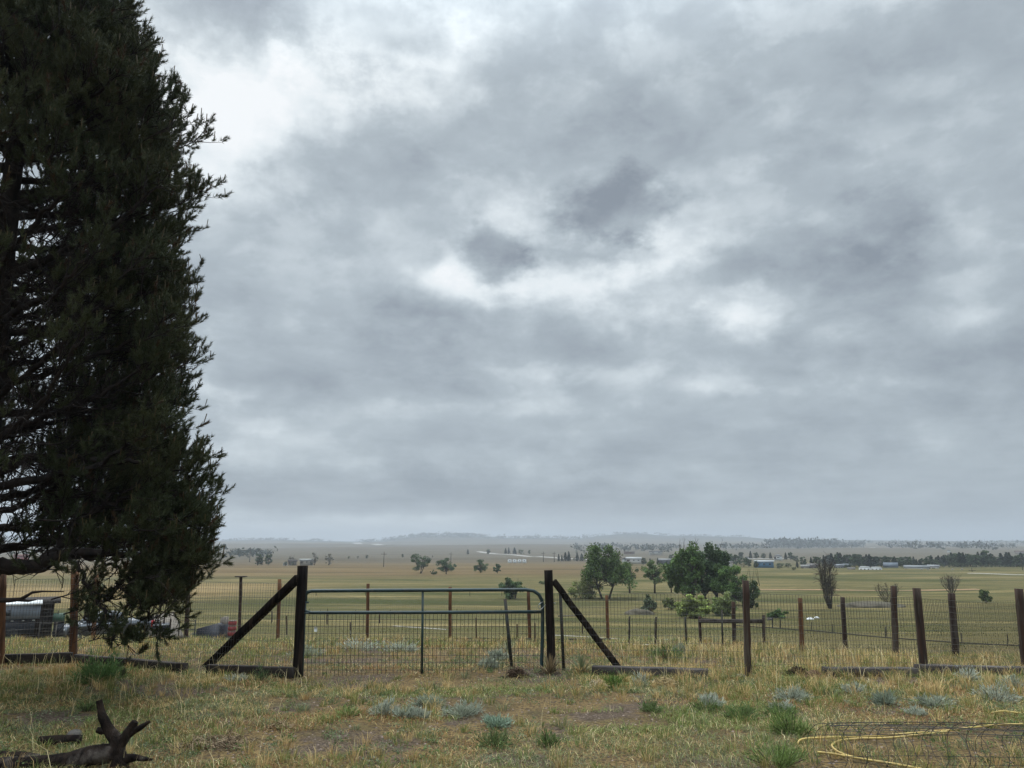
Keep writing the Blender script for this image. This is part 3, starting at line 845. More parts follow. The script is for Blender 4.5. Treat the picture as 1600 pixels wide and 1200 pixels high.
px_tree('cottonwood_tree', 1076, 946, 846, 66, 'tall grove tree with bare dead sticks poking out of its top', 'tree', 6, VT, th=.12, nclump=100, nleaf=60, stems=3, bare_sticks=9, col=GREEN, lobes=[(-.18, .74, .20, .14, 2), (.12, .80, .12, .12, 1.2), (-.34, .56, .16, .18, 1.6), (.10, .58, .28, .18, 2.6), (-.08, .36, .34, .18, 2.6), (.32, .66, .12, .16, 1)])
px_tree('cottonwood_tree', 1112, 944, 847, 62, 'dense dark grove tree beside the one with dead sticks', 'tree', 7, VT, th=.12, nclump=110, nleaf=60, stems=3, col=(.034, .056, .022), bare_sticks=2, lobes=[(.02, .86, .07, .12, .9), (.22, .84, .07, .11, .8), (.38, .74, .09, .12, .8), (-.16, .68, .22, .16, 2), (.20, .62, .24, .16, 2.4), (0, .42, .40, .2, 3.2)])
px_tree('cottonwood_tree', 1142, 946, 882, 50, 'lower grove tree at the right shoulder of the dense dark one', 'tree', 8, VT, th=.15, nclump=40, nleaf=90, stems=2, base_w=.7, col=GREEN)
px_tree('willow_bush', 1172, 950, 888, 36, 'ragged bush with bare twigs, rightmost growth of the grove', 'bush', 9, VT, th=.1, nclump=26, nleaf=60, stems=4, bare_sticks=5, base_w=.8, col=(.046, .068, .026))
px_tree('willow_bush', 1085, 966, 924, 62, 'yellow green bush in front of the grove trunks', 'bush', 10, VT, th=.05, stems=5, nclump=40, nleaf=80, base_w=.85, col=(.135, .160, .045))
px_tree('willow_bush', 1132, 962, 922, 46, 'dull green bush behind the rail of the wooden pen', 'bush', 11, VT, th=.05, stems=5, nclump=30, nleaf=70, base_w=.85, col=(.095, .115, .040))
px_tree('willow_bush', 1015, 957, 926, 26, 'small grey green bush beside the bare dirt mound', 'bush', 12, VT, th=.05, stems=4, nclump=22, nleaf=60, base_w=.85, col=SAGEG)
px_tree('willow_bush', 1047, 953, 928, 22, 'low olive bush left of the yellow green one', 'bush', 13, VT, th=.05, stems=4, nclump=18, nleaf=60, base_w=.85, col=OLIVE)
px_tree('willow_bush', 1215, 966, 950, 34, 'low bright green bush beyond the wooden pen', 'bush', 14, VT, th=.05, stems=4, nclump=18, nleaf=60, base_w=.85, col=(.060, .100, .030))
px_tree('elm_tree', 656, 896, 863, 35, 'leafy elm with two rounded tops, left of the four trees beyond the gate', 'tree', 15, VT, th=.2, stems=2, nclump=34, nleaf=80, lumpy=.4, col=DGREEN, lobes=[(-.15, .70, .26, .22, 2), (.24, .62, .20, .2, 1.3), (0, .40, .36, .24, 3)])
px_tree('elm_tree', 697, 897, 867, 36, 'dark round elm on a short stout trunk beyond the gate', 'tree', 16, VT, th=.12, nclump=46, nleaf=80, lobes=[(0, .62, .36, .28, 3), (-.28, .60, .18, .2, 1), (.2, .40, .28, .22, 2), (-.2, .30, .2, .14, .6)], col=DGREEN)
px_tree('willow_bush', 677, 898, 889, 11, 'little dark bush between the two elms', 'bush', 17, VT, th=.05, nclump=10, nleaf=40, base_w=.9, col=DGREEN)
px_tree('elm_tree', 751, 895, 872, 30, 'wide low elm with a rising tip, third tree beyond the gate', 'tree', 18, VT, th=.08, nclump=34, nleaf=80, lobes=[(0, .38, .42, .28, 3), (0, .72, .16, .20, 1)], col=(.036, .060, .024))
px_tree('elm_tree', 777, 896, 878, 17, 'small round elm, smallest of the four beyond the gate', 'tree', 19, VT, th=.1, nclump=26, nleaf=60, lobes=[(0, .42, .40, .30, 3), (0, .72, .2, .18, 1)], col=DGREEN)
px_tree('willow_bush', 800, 936, 897, 38, 'green bush standing just behind the curved end of the gate', 'bush', 20, VT, th=.05, stems=5, nclump=32, nleaf=80, base_w=.85, col=(.044, .070, .026))
px_tree('willow_bush', 848, 913, 906, 12, 'tiny low bush behind the right gate post', 'bush', 21, VT, th=.05, nclump=8, nleaf=40, base_w=.9, col=(.060, .090, .030))
px_tree('young_tree', 1541, 943, 920, 18, 'lone small green tree in the open pasture near the right end', 'tree', 22, VT, th=.12, nclump=20, nleaf=60, base_w=.7, col=(.060, .082, .028))
px_tree('willow_bush', 152, 924, 906, 22, 'pale round bush in the golden field behind the old post', 'bush', 23, VT, th=.1, nclump=18, nleaf=60, base_w=.8, col=(.105, .115, .055))
px_tree('juniper_bush', 1297, 884, 866, 26, 'dark juniper behind the bare upright tree', 'bush', 24, VT, th=.05, nclump=44, nleaf=80, base_w=.9, col=(.014, .022, .016))

def bare_tree(name, P, H, Wd, label, cat, seed, group, stems=8, bark='bark', green=0):
    rs = np.random.RandomState(seed); t = thing(name, P, label, cat, group)
    m = MB(); tips = []
    r0 = H * .013
    for s in range(stems):
        ph = rs.uniform(0, 2 * PI); k = rs.uniform(.25, 1)
        b = np.array([math.cos(ph), math.sin(ph), 0]) * H * .03 * k
        out = np.array([math.cos(ph), math.sin(ph), 0]) * Wd * .5 * k
        hh = H * rs.uniform(.78, 1.0)
        P_ = np.array([b, b + out * .40 + [0, 0, hh * .3], b + out * .66 + [0, 0, hh * .65], b + out * .80 + [0, 0, hh]]) + rs.normal(size=(4, 3)) * H * .012
        P_[0][2] = -.05
        m.tube(P_, [r0, r0 * .75, r0 * .45, r0 * .1], 5, rough=.1)
        for _ in range(16):
            f = rs.uniform(.25, .97); i = min(int(f * 3), 2); q = P_[i] + (P_[i + 1] - P_[i]) * (f * 3 - i)
            d = unit(unit(P_[i + 1] - P_[i]) + rs.normal(size=3) * .5); L = H * rs.uniform(.10, .26)
            e = q + d * L; m.tube([q, q + d * L * .5 + rs.normal(size=3) * L * .06, e], [r0 * .40, r0 * .28, r0 * .12], 4, cap=False)
            for _ in range(4):
                g = q + (e - q) * rs.uniform(.3, 1); m.tube([g, g + unit(d + rs.normal(size=3) * .6) * L * .5], [r0 * .20, r0 * .10], 3, cap=False)
                tips.append(g)
    obj('trunk', m, MAT[bark], t, local=True)
    if green:
        c = MB(); tips = np.array(tips); leaves(c, tips[rs.randint(len(tips), size=green)] + rs.normal(size=(green, 3)) * H * .03, H * .02, rs, OLIVE)
        obj('crown', c, MAT['leaf'], t, tint=True, local=True)
    return t
def px_bare(name, px, pyb, pyt, wpx, *a, **k):
    P = ground(px, pyb); return bare_tree(name, P, ztop(pyt, P) - P[2], wpx / FPX * depth(P), *a, **k)
px_bare('bare_tree', 1297, 951, 876, 36, 'bare many stemmed tree standing upright between two right fence posts', 'tree', 31, VT, stems=14)
px_bare('bare_bush', 1388, 944, 914, 46, 'bare twiggy bush with a few leaves over the hollow', 'bush', 32, VT, stems=20, green=240)
px_bare('bare_bush', 1487, 930, 899, 34, 'bare fan shaped bush showing above a fence post top', 'bush', 33, VT, stems=20)
# ------------------------------------------------------------------ posts, fences, gate
def post_shape(mb, base, top, w, d=None, rough=.006, seed=0):
    rng = random.Random(seed); d = d or w
    base = np.array(base, float) - np.array([0, 0, .12])
    az = math.atan2(abs(base[0]), abs(base[1]) + .01); k = math.cos(az) + .8 * math.sin(az)    # squared post seen on its corner
    mb.beam(base, top, w / k * .93, d / k * .93, rough=rough, seg=7, rng=rng)
def px_post(px_b, py_b, px_t, py_t, wpx, Y=None):
    P = ground(px_b, py_b) if Y is None else on(px_b, Y)
    top = np.array([P[0], P[1], ztop(py_t, P)])
    q = at(px_t, py_t, P[1]); top[0] = q[0]
    return P, top, wpx / FPX * depth(P)
def mesh_panel(mb, A, B, topA, topB, r, dv=.052, dh=.102, sag=.012, seed=0, botA=None, botB=None, follow=True):
    """welded wire between two spots, 2 by 4 inch cells"""
    rs = np.random.RandomState(seed)
    A = np.array(A, float); B = np.array(B, float)
    L = np.linalg.norm((B - A)[:2]); n = max(2, int(round(L / dv)))
    f = np.linspace(0, 1, n + 1)
    X = A[0] + (B[0] - A[0]) * f; Y = A[1] + (B[1] - A[1]) * f
    nrm = np.array([-(B - A)[1], (B - A)[0]]) / (L + 1e-9)
    bow = sag * np.sin(f * PI) * rs.uniform(-1, 1) + .006 * np.sin(f * 9 + rs.rand() * 6)
    X = X + nrm[0] * bow; Y = Y + nrm[1] * bow
    g = zt(X, Y) + .02 if follow else (botA + (botB - botA) * f)
    top = topA + (topB - topA) * f - sag * np.sin(f * PI)
    rows = max(2, int(round(float(np.mean(top - g)) / dh)))
    lo = np.stack([X, Y, g], -1); hi = np.stack([X + rs.normal(size=n + 1) * .003, Y, top], -1)
    mb.wires(lo, hi, r)
    for k in range(rows + 1):
        t = k / rows
        row = lo * (1 - t) + hi * t
        step = 4
        idx = list(range(0, n, step)) + [n]
        row = row[idx]; row[1:-1, 2] += rs.normal(size=len(row) - 2) * .003 if len(row) > 2 else 0
        mb.wires(row[:-1], row[1:], r)
# --- gate posts with their braces
GL, GLt, GLw = px_post(465.5, 1058, 473, 884, 17.5)
GR, GRt, GRw = px_post(862, 1049, 857, 891, 14.5)
gl = thing('gate_post', GL, 'thick blackened gate post at the hinge end of the pipe gate, braced to the left', 'gate post')
a = MB(); post_shape(a, GL, GLt, GLw, GLw * .95, .003, 1); obj('post', a, MAT['gate_post'], gl)
b_lo = ground(322, 1042) + [0, 0, .02]; b_hi = at(466, 903, GL[1]) + [0, .02, 0]
a = MB(); a.beam(b_lo - [0, 0, .03], b_hi, .10, .10, rough=.004, seg=8, rng=random.Random(5)); obj('brace', a, MAT['gate_post'], gl)
for k in range(0):
    z = GL[2] + .12 + k * .2
    a.wires([[GL[0] - GLw * .52, GL[1] - GLw * .53, z]], [[GL[0] + GLw * .56, GL[1] - GLw * .53, z - .006]], .0024)
gr = thing('gate_post', GR, 'blackened gate post at the chained latch end of the pipe gate, braced right', 'gate post')
a = MB(); post_shape(a, GR, GRt, GRw, GRw, .003, 2); obj('post', a, MAT['gate_post'], gr)
r_lo = ground(968, 1046); r_hi = at(865, 908, GR[1]) + [0, .02, 0]
a = MB(); a.beam(r_lo, r_hi, .085, .085, rough=.004, seg=8, rng=random.Random(6)); obj('brace', a, MAT['gate_post'], gr)
# --- gate
Y0, Y1 = GL[1] + .02, GR[1] + .02
def gp(px, py):
    f = (px - 478) / (848 - 478); return at(px, py, Y0 + (Y1 - Y0) * f)
gate = thing('pipe_gate', GL + [.1, 0, 0], 'dark green pipe farm gate filled with welded wire, closed between two black posts', 'gate')
PR = .027
fr = MB()
top = [gp(477, 940), gp(477.5, 930), gp(480, 925.5), gp(487, 923.3), gp(560, 922.8), gp(660, 922.3), gp(750, 921.8), gp(822, 921.5), gp(834, 923.5), gp(842, 929), gp(846.5, 938), gp(848, 952), gp(847.5, 1000), gp(846, 1046), gp(842, 1054), gp(832, 1058)]
fr.tube(top, PR, 10)
fr.tube([gp(476, 937), gp(474.5, 975), gp(472.5, 1020), gp(471, 1056)], PR * .9, 8)
obj('frame', fr, MAT['gate_pipe'], gate, smooth=True)
a = MB(); a.tube([gp(472, 1060.5), gp(600, 1060.5), gp(740, 1059.5), gp(834, 1058)], PR * .9, 8); obj('bottom_rail', a, MAT['gate_pipe'], gate, smooth=True)
a = MB(); a.tube([gp(474, 950), gp(478, 955.5), gp(486, 957.3), gp(660, 957), gp(848, 956)], PR * .88, 8); obj('middle_rail', a, MAT['gate_pipe'], gate, smooth=True)
a = MB(); a.tube([gp(660.5, 922), gp(660, 990), gp(659.5, 1059)], PR * .62, 8); obj('upright', a, MAT['gate_pipe'], gate, smooth=True)
a = MB()
n = int(np.linalg.norm(gp(848, 1000) - gp(474, 1000)) / .056)
lo = np.array([gp(473 + (846 - 473) * i / n, 1059) for i in range(n + 1)]); hi = np.array([gp(476 + (848 - 476) * i / n, 953 if i % 9 == 4 else 957) for i in range(n + 1)])
lo[:, 1] += .03; hi[:, 1] += .03
a.wires(lo, hi, .0034)
for k in range(10):
    t = k / 9; row = lo * (1 - t) + hi * t; a.wires(row[:-1:3][:len(row[3::3])], row[3::3], .0034)
obj('wire_mesh', a, MAT['dark_wire'], gate)
for px, y0, y1 in ((494, 920.5, 931), (571, 920.5, 931), (734, 920.5, 931), (784, 920.5, 931), (484, 951, 962), (512, 951, 962), (714, 951, 962), (783, 951, 962)):
    a = MB(); a.wires([gp(px, y0)], [gp(px, y1)], .004); obj('wire_tie', a, MAT['dark_wire'], gate)
for k in range(2):
    a = MB()
    c = gp(478, (941, 958)[k])
    a.tube([c + [-.10, -.02, 0], c + [0, -.035, 0], c + [.05, -.03, 0]], .014, 6)
    obj('hinge', a, MAT['gate_pipe'], gate)
ch = MB()
cpts = [gp(848, 940) + [0, -.03, 0], gp(843, 943) + [0, -.05, 0], gp(840, 948) + [0, -.05, 0], gp(845, 952) + [0, -.05, 0], gp(851, 946) + [0, -.04, 0], gp(855, 941) + [0, -.08, 0], gp(862, 940) + [0, -.09, 0], gp(868, 943) + [0, -.02, 0]]
ch.tube(cpts, .007, 5)
tag(obj('gate_chain', ch, MAT['galv']), 'pale chain looped round the gate end and its post', 'chain')
# --- metal T posts
def tpost(P, topP, label, mats='tpost', r=.018, group='steel T posts'):
    t = thing('t_post', P, label, 'steel post', group)
    a = MB(); P = np.array(P) - [0, 0, .15]; d = np.array(topP) - P
    a.beam(P, topP, r * 1.9, r * .45, rng=random.Random(1)); q = np.array([0, r * .55, 0]); a.beam(P + q, np.array(topP) + q, r * .45, r * 1.2, rng=random.Random(1))
    obj('stem', a, MAT[mats], t)
    return t
P, tp_, w = px_post(801, 1046, 789, 938, 6); tpost(P + [0, .25, 0], tp_ + [0, .25, 0], 'bent looking steel post leaning behind the right half of the gate', r=.026)
P, tp_, w = px_post(882, 1050, 876, 924, 6); tpost(P + [0, .1, 0], tp_ + [0, .1, 0], 'slim dark steel post just right of the latch gate post', r=.024)

# --- main wire fences each side of the gate
def fence(name, label, spots, group, wire_tops, material, r=.0022, posts=True, mats=None, seed=0, dv=.052, dh=.102, plabels=None, ends=True):
    """spots: (pxb, pyb, pxt, pyt, wpx[, Y]) or None wpx for a wire end only"""
    PP = [px_post(*s[:4], s[4] or 5, *(s[5:])) for s in spots]
    t = thing(name, PP[0][0], label, 'fence', group)
    for i, (s, (P, tq, w)) in enumerate(zip(spots, PP)):
        if s[4]:
            a = MB(); post_shape(a, P, tq, w, w * .9, .004, seed + i)
            obj('post', a, MAT[mats[i] if mats else material], t, label=(plabels or {}).get(i))
    if wire_tops:
        a = MB()
        for i in range(len(PP) - 1):
            A, B = PP[i][0] + [0, .045, 0], PP[i + 1][0] + [0, .045, 0]
            mesh_panel(a, A, B, ztop(wire_tops[i], A), ztop(wire_tops[i + 1], B), r, dv, dh, seed=seed + i)
        obj('wire_mesh', a, MAT['wire'], t)
    return t, PP
fence('wire_fence', 'welded wire fence left of the gate with a stout brown post under the pine limb', [(-190, 1048, -204, 890, 11), (3, 1040, 5, 897, 10), (115, 1030, 117, 893, 12.5), (461, 1057, 468, 900, None)], None, [905, 904, 903, 912], 'brown_post', seed=10)
fence('wire_fence', 'welded wire fence running right from the latch gate post along the timber edging', [(868, 1049, 864, 905, None), (1168.5, 1057, 1165, 907, 11.5), (1444, 1050, 1432, 919, 13), (1602, 1044, 1592, 920, 13), (1800, 1046, 1783, 915, 13)], None, [927, 926, 934, 943, 940], 'old_post', mats=['old_post'] * 5, seed=20)
# --- second line on the crest
fence('wire_fence', 'rear wire fence of orange brown posts crossing behind the gate', [(-40, 984, -42, 896, 6, 23.2), (146, 988, 150.5, 897, 7, 23), (291, 991, 294.5, 905, 7, 22.8), (434, 994, 437, 905, 6.2, 22.5), (574, 1000.5, 575, 912, 5.4, 22.1), (703, 1005, 703.5, 917, 5.6, 21.7), (828, 1008, 825.5, 923, 5.6, 21.3), (950, 1012, 948, 930, 5.4, 20.8)], None, [905, 905, 908, 912, 938, 942, 948, 950], 'brown_post', seed=30, r=.0016, dv=.062, dh=.12, mats=['brown_post', 'brown_post', 'old_post', 'brown_post', 'brown_post', 'brown_post', 'brown_post', 'brown_post'])
fence('wire_fence', 'dark posted wire fence climbing towards the right edge in front of the pasture', [(1147, 1006, 1146, 940, 6.5), (1253, 1021, 1250, 934.5, 7.5), (1321, 1023, 1316.5, 933, 7.5), (1399.5, 1030, 1396, 916, 10), (1493.5, 1027, 1486.5, 927, 11.5), (1660, 1038, 1650, 920, 13)], None, [960, 952, 950, 945, 941, 935], 'old_post', seed=40, r=.0016, dv=.062, dh=.12, mats=['old_post', 'brown_post', 'old_post', 'old_post', 'old_post', 'old_post'])
# post with a flat board nailed on top
P, tq, w = px_post(374, 992, 376.5, 902, 5, 22.6)
t = thing('board_topped_post', P, 'lone post with a flat board across its top, left of the gate brace', 'post')
a = MB(); post_shape(a, P, tq, w, w, .004, 3); obj('post', a, MAT['old_post'], t)
a = MB(); a.box(tq + [0, 0, .02], (.29, .22, .03)); obj('top_board', a, MAT['grey_timber'], t)
# small pen beyond the crest
t, PP = fence('wire_fence', 'low fence of thin dark posts ending at the wooden pen', [(983, 1013, 983.5, 963, 3), (1024.5, 1013, 1025, 963.5, 3.2), (1072.5, 1013, 1070.5, 964, 3.4)], None, [966, 966, 966], 'tpost', seed=50, r=.002, dv=.09, dh=.12)
pen = [px_post(1095, 1009, 1093, 963, 4.6), px_post(1193.5, 1014, 1193, 961, 5)]
t = thing('wooden_pen', pen[0][0], 'short wooden H brace with a weathered top rail right of the thin posts', 'fence')
for i, (P, tq, w) in enumerate(pen):
    a = MB(); post_shape(a, P, tq, w, w, .003, 60 + i); obj('post', a, MAT['old_post'], t)
a = MB(); a.beam(pen[0][1] - [0, 0, .10], pen[1][1] - [0, 0, .13], .08, .08, rough=.003, seg=5, rng=random.Random(3)); obj('rail', a, MAT['grey_timber'], t)
a = MB(); mesh_panel(a, pen[0][0] + [0, .04, 0], pen[1][0] + [0, .04, 0], pen[0][1][2] - .15, pen[1][1][2] - .15, .002, .1, .14); obj('wire_mesh', a, MAT['wire'], t)
P, tq, w = px_post(1129, 1014, 1128, 953, 3); tpost(P, tq, 'thin steel post standing alone inside the wooden pen', r=.018)
# far fence lines and stakes in the pasture
def stakes(label, spots, group, w=2.2):
    for i, (px, pyb, pyt, lab) in enumerate(spots):
        P, tq, ww = px_post(px, pyb, px, pyt, w)
        a = MB(); post_shape(a, P, tq, ww, ww, .004, 70 + i)
        tag(obj('stake', a, MAT['old_post']), lab, 'stake', group)
stakes('', [
 (547.5, 999, 972, 'grey stake behind the left half of the gate, shortest beside an orange post'), (511, 976, 955, 'thin stake low in the pasture just right of the hinge post'), (593, 974, 960, 'small stake in the pasture right of the second orange post'),
 (448, 992, 962, 'bent dark stake against the hinge post'), (808, 1003, 975, 'thin stake seen through the gate left of its curved end'), (836, 1004, 973, 'short grey stake standing against the gate end upright'),
 (425, 972, 955, 'dark stake under the brace of the hinge post'), (744, 1003, 965, 'slim brown stake seen through the right half of the gate'), (910, 990, 972, 'short stake right of the latch post brace'),
], 'stakes in the pasture')
fence('low_fence', 'low dark pole fence trailing down to the right across the pasture', [(1207, 981, 1207, 966, 2.2), (1219, 982, 1219, 967, 2.2), (1268, 986, 1268, 972, 1.5), (1301, 989, 1301, 975, 1.5), (1384, 997, 1384, 979, 2.2), (1503, 1006, 1502, 989, 1.5), (1574, 1010, 1574, 991, 1.5), (1680, 1016, 1680, 996, 1.5)], None, None, 'tpost', seed=80)
pts = [ground(x, y) + [0, 0, .07] for x, y in [(1150, 979), (1207, 982.5), (1268, 987), (1301, 990), (1384, 998), (1440, 1002), (1503, 1006.5), (1574, 1010), (1680, 1016)]]
a = MB(); a.tube(pts, .035, 6); tag(obj('ditch_shadow_line', a, MAT['tpost']), 'long dark line standing in for ditch shadow along the foot of the low fence', 'pole')  # dark tube laid in as the shadow line of the track ditch
a = MB(); a.beam(ground(872, 972) + [0, 0, .5], ground(906, 972) + [0, 0, .53], .5, .06); pt = obj('panel', a, MAT['tpost'])
tag(pt, 'flat dark panel on the ground behind the latch post brace', 'panel'); pt.name = 'flat_panel'
# pipe corral bits on the left
for i, (px0, px1, pyb, pyt, lab) in enumerate([(400, 424, 974, 954, 'small pipe panel in the pasture under the gate post brace'), (277, 302, 990, 968, 'dark pipe panel beside the black tarp'), (58, 84, 992, 972, 'pale pipe rail panel between shed and pickup')]):
    A_, B_ = on(px0, 40.), on(px1, 40.)
    if i == 0: A_, B_ = ground(px0, pyb), ground(px1, pyb)
    h = ztop(pyt, A_) - A_[2]
    t = thing('cattle_hurdle', A_, lab, 'cattle hurdle', 'pipe cattle hurdles')
    for e in (A_, B_):
        a = MB(); a.tube([e - [0, 0, .05], e + [0, 0, h]], .03, 6); obj('upright', a, MAT['tpost' if i < 2 else 'pale_bark'], t)
    for k in range(3):
        a = MB(); a.tube([A_ + [0, 0, h * (.35 + .3 * k)], B_ + [0, 0, h * (.35 + .3 * k)]], .022, 6); obj('rail', a, MAT['tpost' if i < 2 else 'pale_bark'], t)

# --- landscape timbers and edging boards
def timber(px0, py0, px1, py1, h, label, material, w=.10, seed=0, lift=.035):
    A_, B_ = ground(px0, py0), ground(px1, py1)
    a = MB(); a.beam(A_ + [0, 0, h / 2 - .04 + lift], B_ + [0, 0, h / 2 - .04 + lift], w, h, rough=.004, seg=9, rng=random.Random(seed))
    return tag(obj('timber', a, MAT[material]), label, 'timber', 'timbers edging the yard')
timber(-150, 1046, 112, 1036, .17, 'dark timber on edge along the grass left of the stout brown post', 'dark_timber', seed=1)
timber(119, 1036, 289, 1052, .14, 'dark timber on edge running down from the stout brown post', 'dark_timber', seed=2)
timber(324, 1055, 458, 1060, .15, 'black timber on edge between brace foot and hinge post', 'dark_timber', seed=3)
timber(926, 1053.5, 1107, 1059, .12, 'flat grey topped timber under the foot of the right brace', 'grey_timber', w=.16, seed=4)
timber(1288, 1056, 1432, 1057, .12, 'weathered timber half buried in straw right of the rubble pile', 'grey_timber', w=.18, seed=5)
timber(1436, 1057, 1760, 1062, .16, 'long dark timber at the foot of the right fence', 'grey_timber', w=.18, seed=6)
a = MB(); P5 = [on(x, y) + [0, 0, .02] for x, y in [(-60, 22.9), (60, 22.85), (200, 22.75), (330, 22.6), (400, 22.5)]]
for k in range(4): a.beam(P5[k], P5[k + 1] + [0, .004 * k, .002 * k], .12, .14, rough=.004, seg=5, rng=random.Random(k))
tag(obj('edging_timber', a, MAT['dark_timber']), 'long dark edging timber in front of the truck yard', 'timber')
a = MB(); P5 = [on(x, y) + [0, 0, .0] for x, y in [(418, 22.4), (520, 22.1), (640, 21.75), (760, 21.4), (850, 21.1), (955, 20.7)]]
for k in range(5): a.beam(P5[k], P5[k + 1] + [0, .004 * k, .002 * k], .12, .14, rough=.006, seg=5, rng=random.Random(k))
tag(obj('edging_timber', a, MAT['dark_timber']), 'dark edging timber along the rear fence behind the gate', 'timber')
# ------------------------------------------------------------------ grass of the yard (nobody could count it)
rs = np.random.RandomState(5)
def blade_mesh(mb, P, H, Wd, az_, lean, col, rs, curve=.5):
    """P (n,3) roots; bent two-segment blades"""
    n = len(P)
    D = np.stack([np.cos(az_), np.sin(az_), np.zeros(n)], -1)
    S = np.stack([-np.sin(az_ + rs.uniform(-.8, .8, n)), np.cos(az_ + rs.uniform(-.8, .8, n)), np.zeros(n)], -1)
    h = H[:, None]; l = lean[:, None]
    m_ = P + D * l * h * .35 + np.array([0, 0, 1.]) * h * .58
    t_ = P + D * l * h * (1 + curve * .5) + np.array([0, 0, 1.]) * h * (1 - .25 * np.clip(l, 0, 1.6))
    w = Wd[:, None]
    V = np.stack([P - S * w, P + S * w, m_ + S * w * .7, m_ - S * w * .7, t_], 1).reshape(-1, 3)
    i = np.arange(n)[:, None] * 5
    q = np.concatenate([i + [0, 1, 2], i + [0, 2, 3], i + [3, 2, 4]], 0)
    mb.add(V, q, np.repeat(col, 5, 0))
STRAW = np.array([.54, .395, .180]); TAN = np.array([.420, .285, .125]); RUST = np.array([.290, .155, .066]); OLV = np.array([.240, .215, .070]); GRN = np.array([.145, .180, .052]); GGR = np.array([.175, .200, .105]); PALE = np.array([.60, .50, .28])
def grass_cols(X, Y, rs):
    n = len(X)
    a = fbm(X * .55 + 4, Y * .8, 21, 4) + rs.normal(size=n) * .09
    b = fbm(X * .9 + 14, Y * 1.3, 25, 4) + rs.normal(size=n) * .08
    c = np.where((a < .48)[:, None], OLV, TAN)
    c = np.where((a < .41)[:, None], GRN, c)
    c = np.where((a > .535)[:, None], STRAW, c)
    c = np.where((b > .60)[:, None], RUST, c)
    c = np.where((b < .41)[:, None], GGR, c); c = np.where((fbm(X * .5 + 33, Y * .7, 45, 3) + rs.normal(size=n) * .07 > .60)[:, None], GRN * 1.15, c)
    k = rs.rand(n)
    c = np.where((k < .10)[:, None], PALE, c); c = np.where((k > .80)[:, None], GRN * 1.1, c); c = np.where(((k > .10) & (k < .16))[:, None], RUST * .6, c)
    return c * rs.uniform(.7, 1.3, (n, 1))
def scatter(n, y0, y1, rs, margin=1.15, power=1.0):
    Y = y0 + (y1 - y0) * rs.rand(n) ** power
    X = rs.uniform(-1, 1, n) * (.70 * Y * margin + 2.6)
    return X, Y
gm = MB()
def pen_keep(X, Y, r):
    q = (X > -3.3) & (X < .9) & (Y > 10.35) & (Y < 16.5)
    return ~(q & (r.rand(len(X)) < np.where(Y < 12.0, .85, .6)))
def lay(n, y0, y1, hmin, hmax, w0, rs, bare=.70, lean=(.2, 1.3), colf=grass_cols, mask=None, power=.7):
    X, Y = scatter(n, y0, y1, rs, power=power)
    dirt = fbm(X * .8 + 40, Y * 1.5 + 3, 31, 4)
    keep = dirt < bare - .08 + rs.rand(n) * .12
    keep &= pen_keep(X, Y, rs)
    if mask is not None: keep &= mask(X, Y, rs)
    X, Y = X[keep], Y[keep]; n = len(X)
    cl = fbm(X * 1.6, Y * 1.6, 41, 3)
    H = (hmin + (hmax - hmin) * rs.rand(n) ** 2) * (.45 + 1.1 * cl)
    P = np.stack([X, Y, zt(X, Y) - .005], -1)
    blade_mesh(gm, P, H, w0 * rs.uniform(.6, 1.3, n) * np.clip(Y / 9, .8, 3), rs.uniform(0, 2 * PI, n), rs.uniform(*lean, n), colf(X, Y, rs), rs)
lay(190000, 4.6, 12.5, .025, .085, .0026, rs, .60)
lay(215000, 4.6, 12.5, .025, .07, .0030, rs, .59, lean=(.8, 2.2))
lay(130000, 12, 25, .04, .12, .0026, rs, .74)
# tussocks
def tussocks(nt, per, y0, y1, h, w0, rs, colset, spread=.05, lean=(.2, .9), mask=None):
    X, Y = scatter(nt, y0, y1, rs, power=.8)
    if mask is not None:
        k = mask(X, Y, rs); X, Y = X[k], Y[k]
    k = pen_keep(X, Y, rs); X, Y = X[k], Y[k]
    nt = len(X)
    if not nt: return
    sz = rs.uniform(.55, 1.25, nt)
    ti = np.repeat(np.arange(nt), per)
    r = rs.rand(nt * per) ** .5 * spread * sz[ti]; a = rs.uniform(0, 2 * PI, nt * per)
    x = X[ti] + np.cos(a) * r; y = Y[ti] + np.sin(a) * r
    P = np.stack([x, y, zt(x, y) - .005], -1)
    base = np.array(colset)[rs.randint(len(colset), size=nt)][ti]
    col = base * rs.uniform(.7, 1.3, (nt * per, 1)); col[rs.rand(nt * per) < .15] = STRAW
    blade_mesh(gm, P, h * sz[ti] * rs.uniform(.5, 1.15, nt * per), w0 * np.clip(Y[ti] / 9, .8, 2.5) * rs.uniform(.6, 1.2, nt * per), a + rs.normal(size=nt * per) * .5, rs.uniform(*lean, nt * per), col, rs)
patch = lambda X, Y, r: fbm(X * .6 + 70, Y * .9, 51, 3) + r.normal(size=len(X)) * .06 > .5
tussocks(1300, 34, 4.8, 12, .14, .0026, rs, [OLV, TAN, GRN, STRAW], mask=patch)
tussocks(420, 40, 4.8, 11.5, .12, .0034, rs, [GRN, GRN * 1.15, GGR], spread=.08)
def line_band(X, Y, r):
    return (Y > 9.6) & (Y < 11.6) & (r.rand(len(X)) < np.where((X > 2.2), .9, .35))
tussocks(1500, 20, 9.4, 11.7, .18, .0026, rs, [STRAW, TAN, OLV, GRN], spread=.06, lean=(.2, 1.0), mask=line_band)
right_rough = lambda X, Y, r: (X > 2.2) & (r.rand(len(X)) < .8)
tussocks(1900, 20, 11.5, 17, .21, .0026, rs, [STRAW, TAN, OLV, GRN], spread=.07, mask=right_rough)
tussocks(2200, 18, 12, 24, .18, .0026, rs, [GRN, OLV, GGR, TAN], spread=.09)
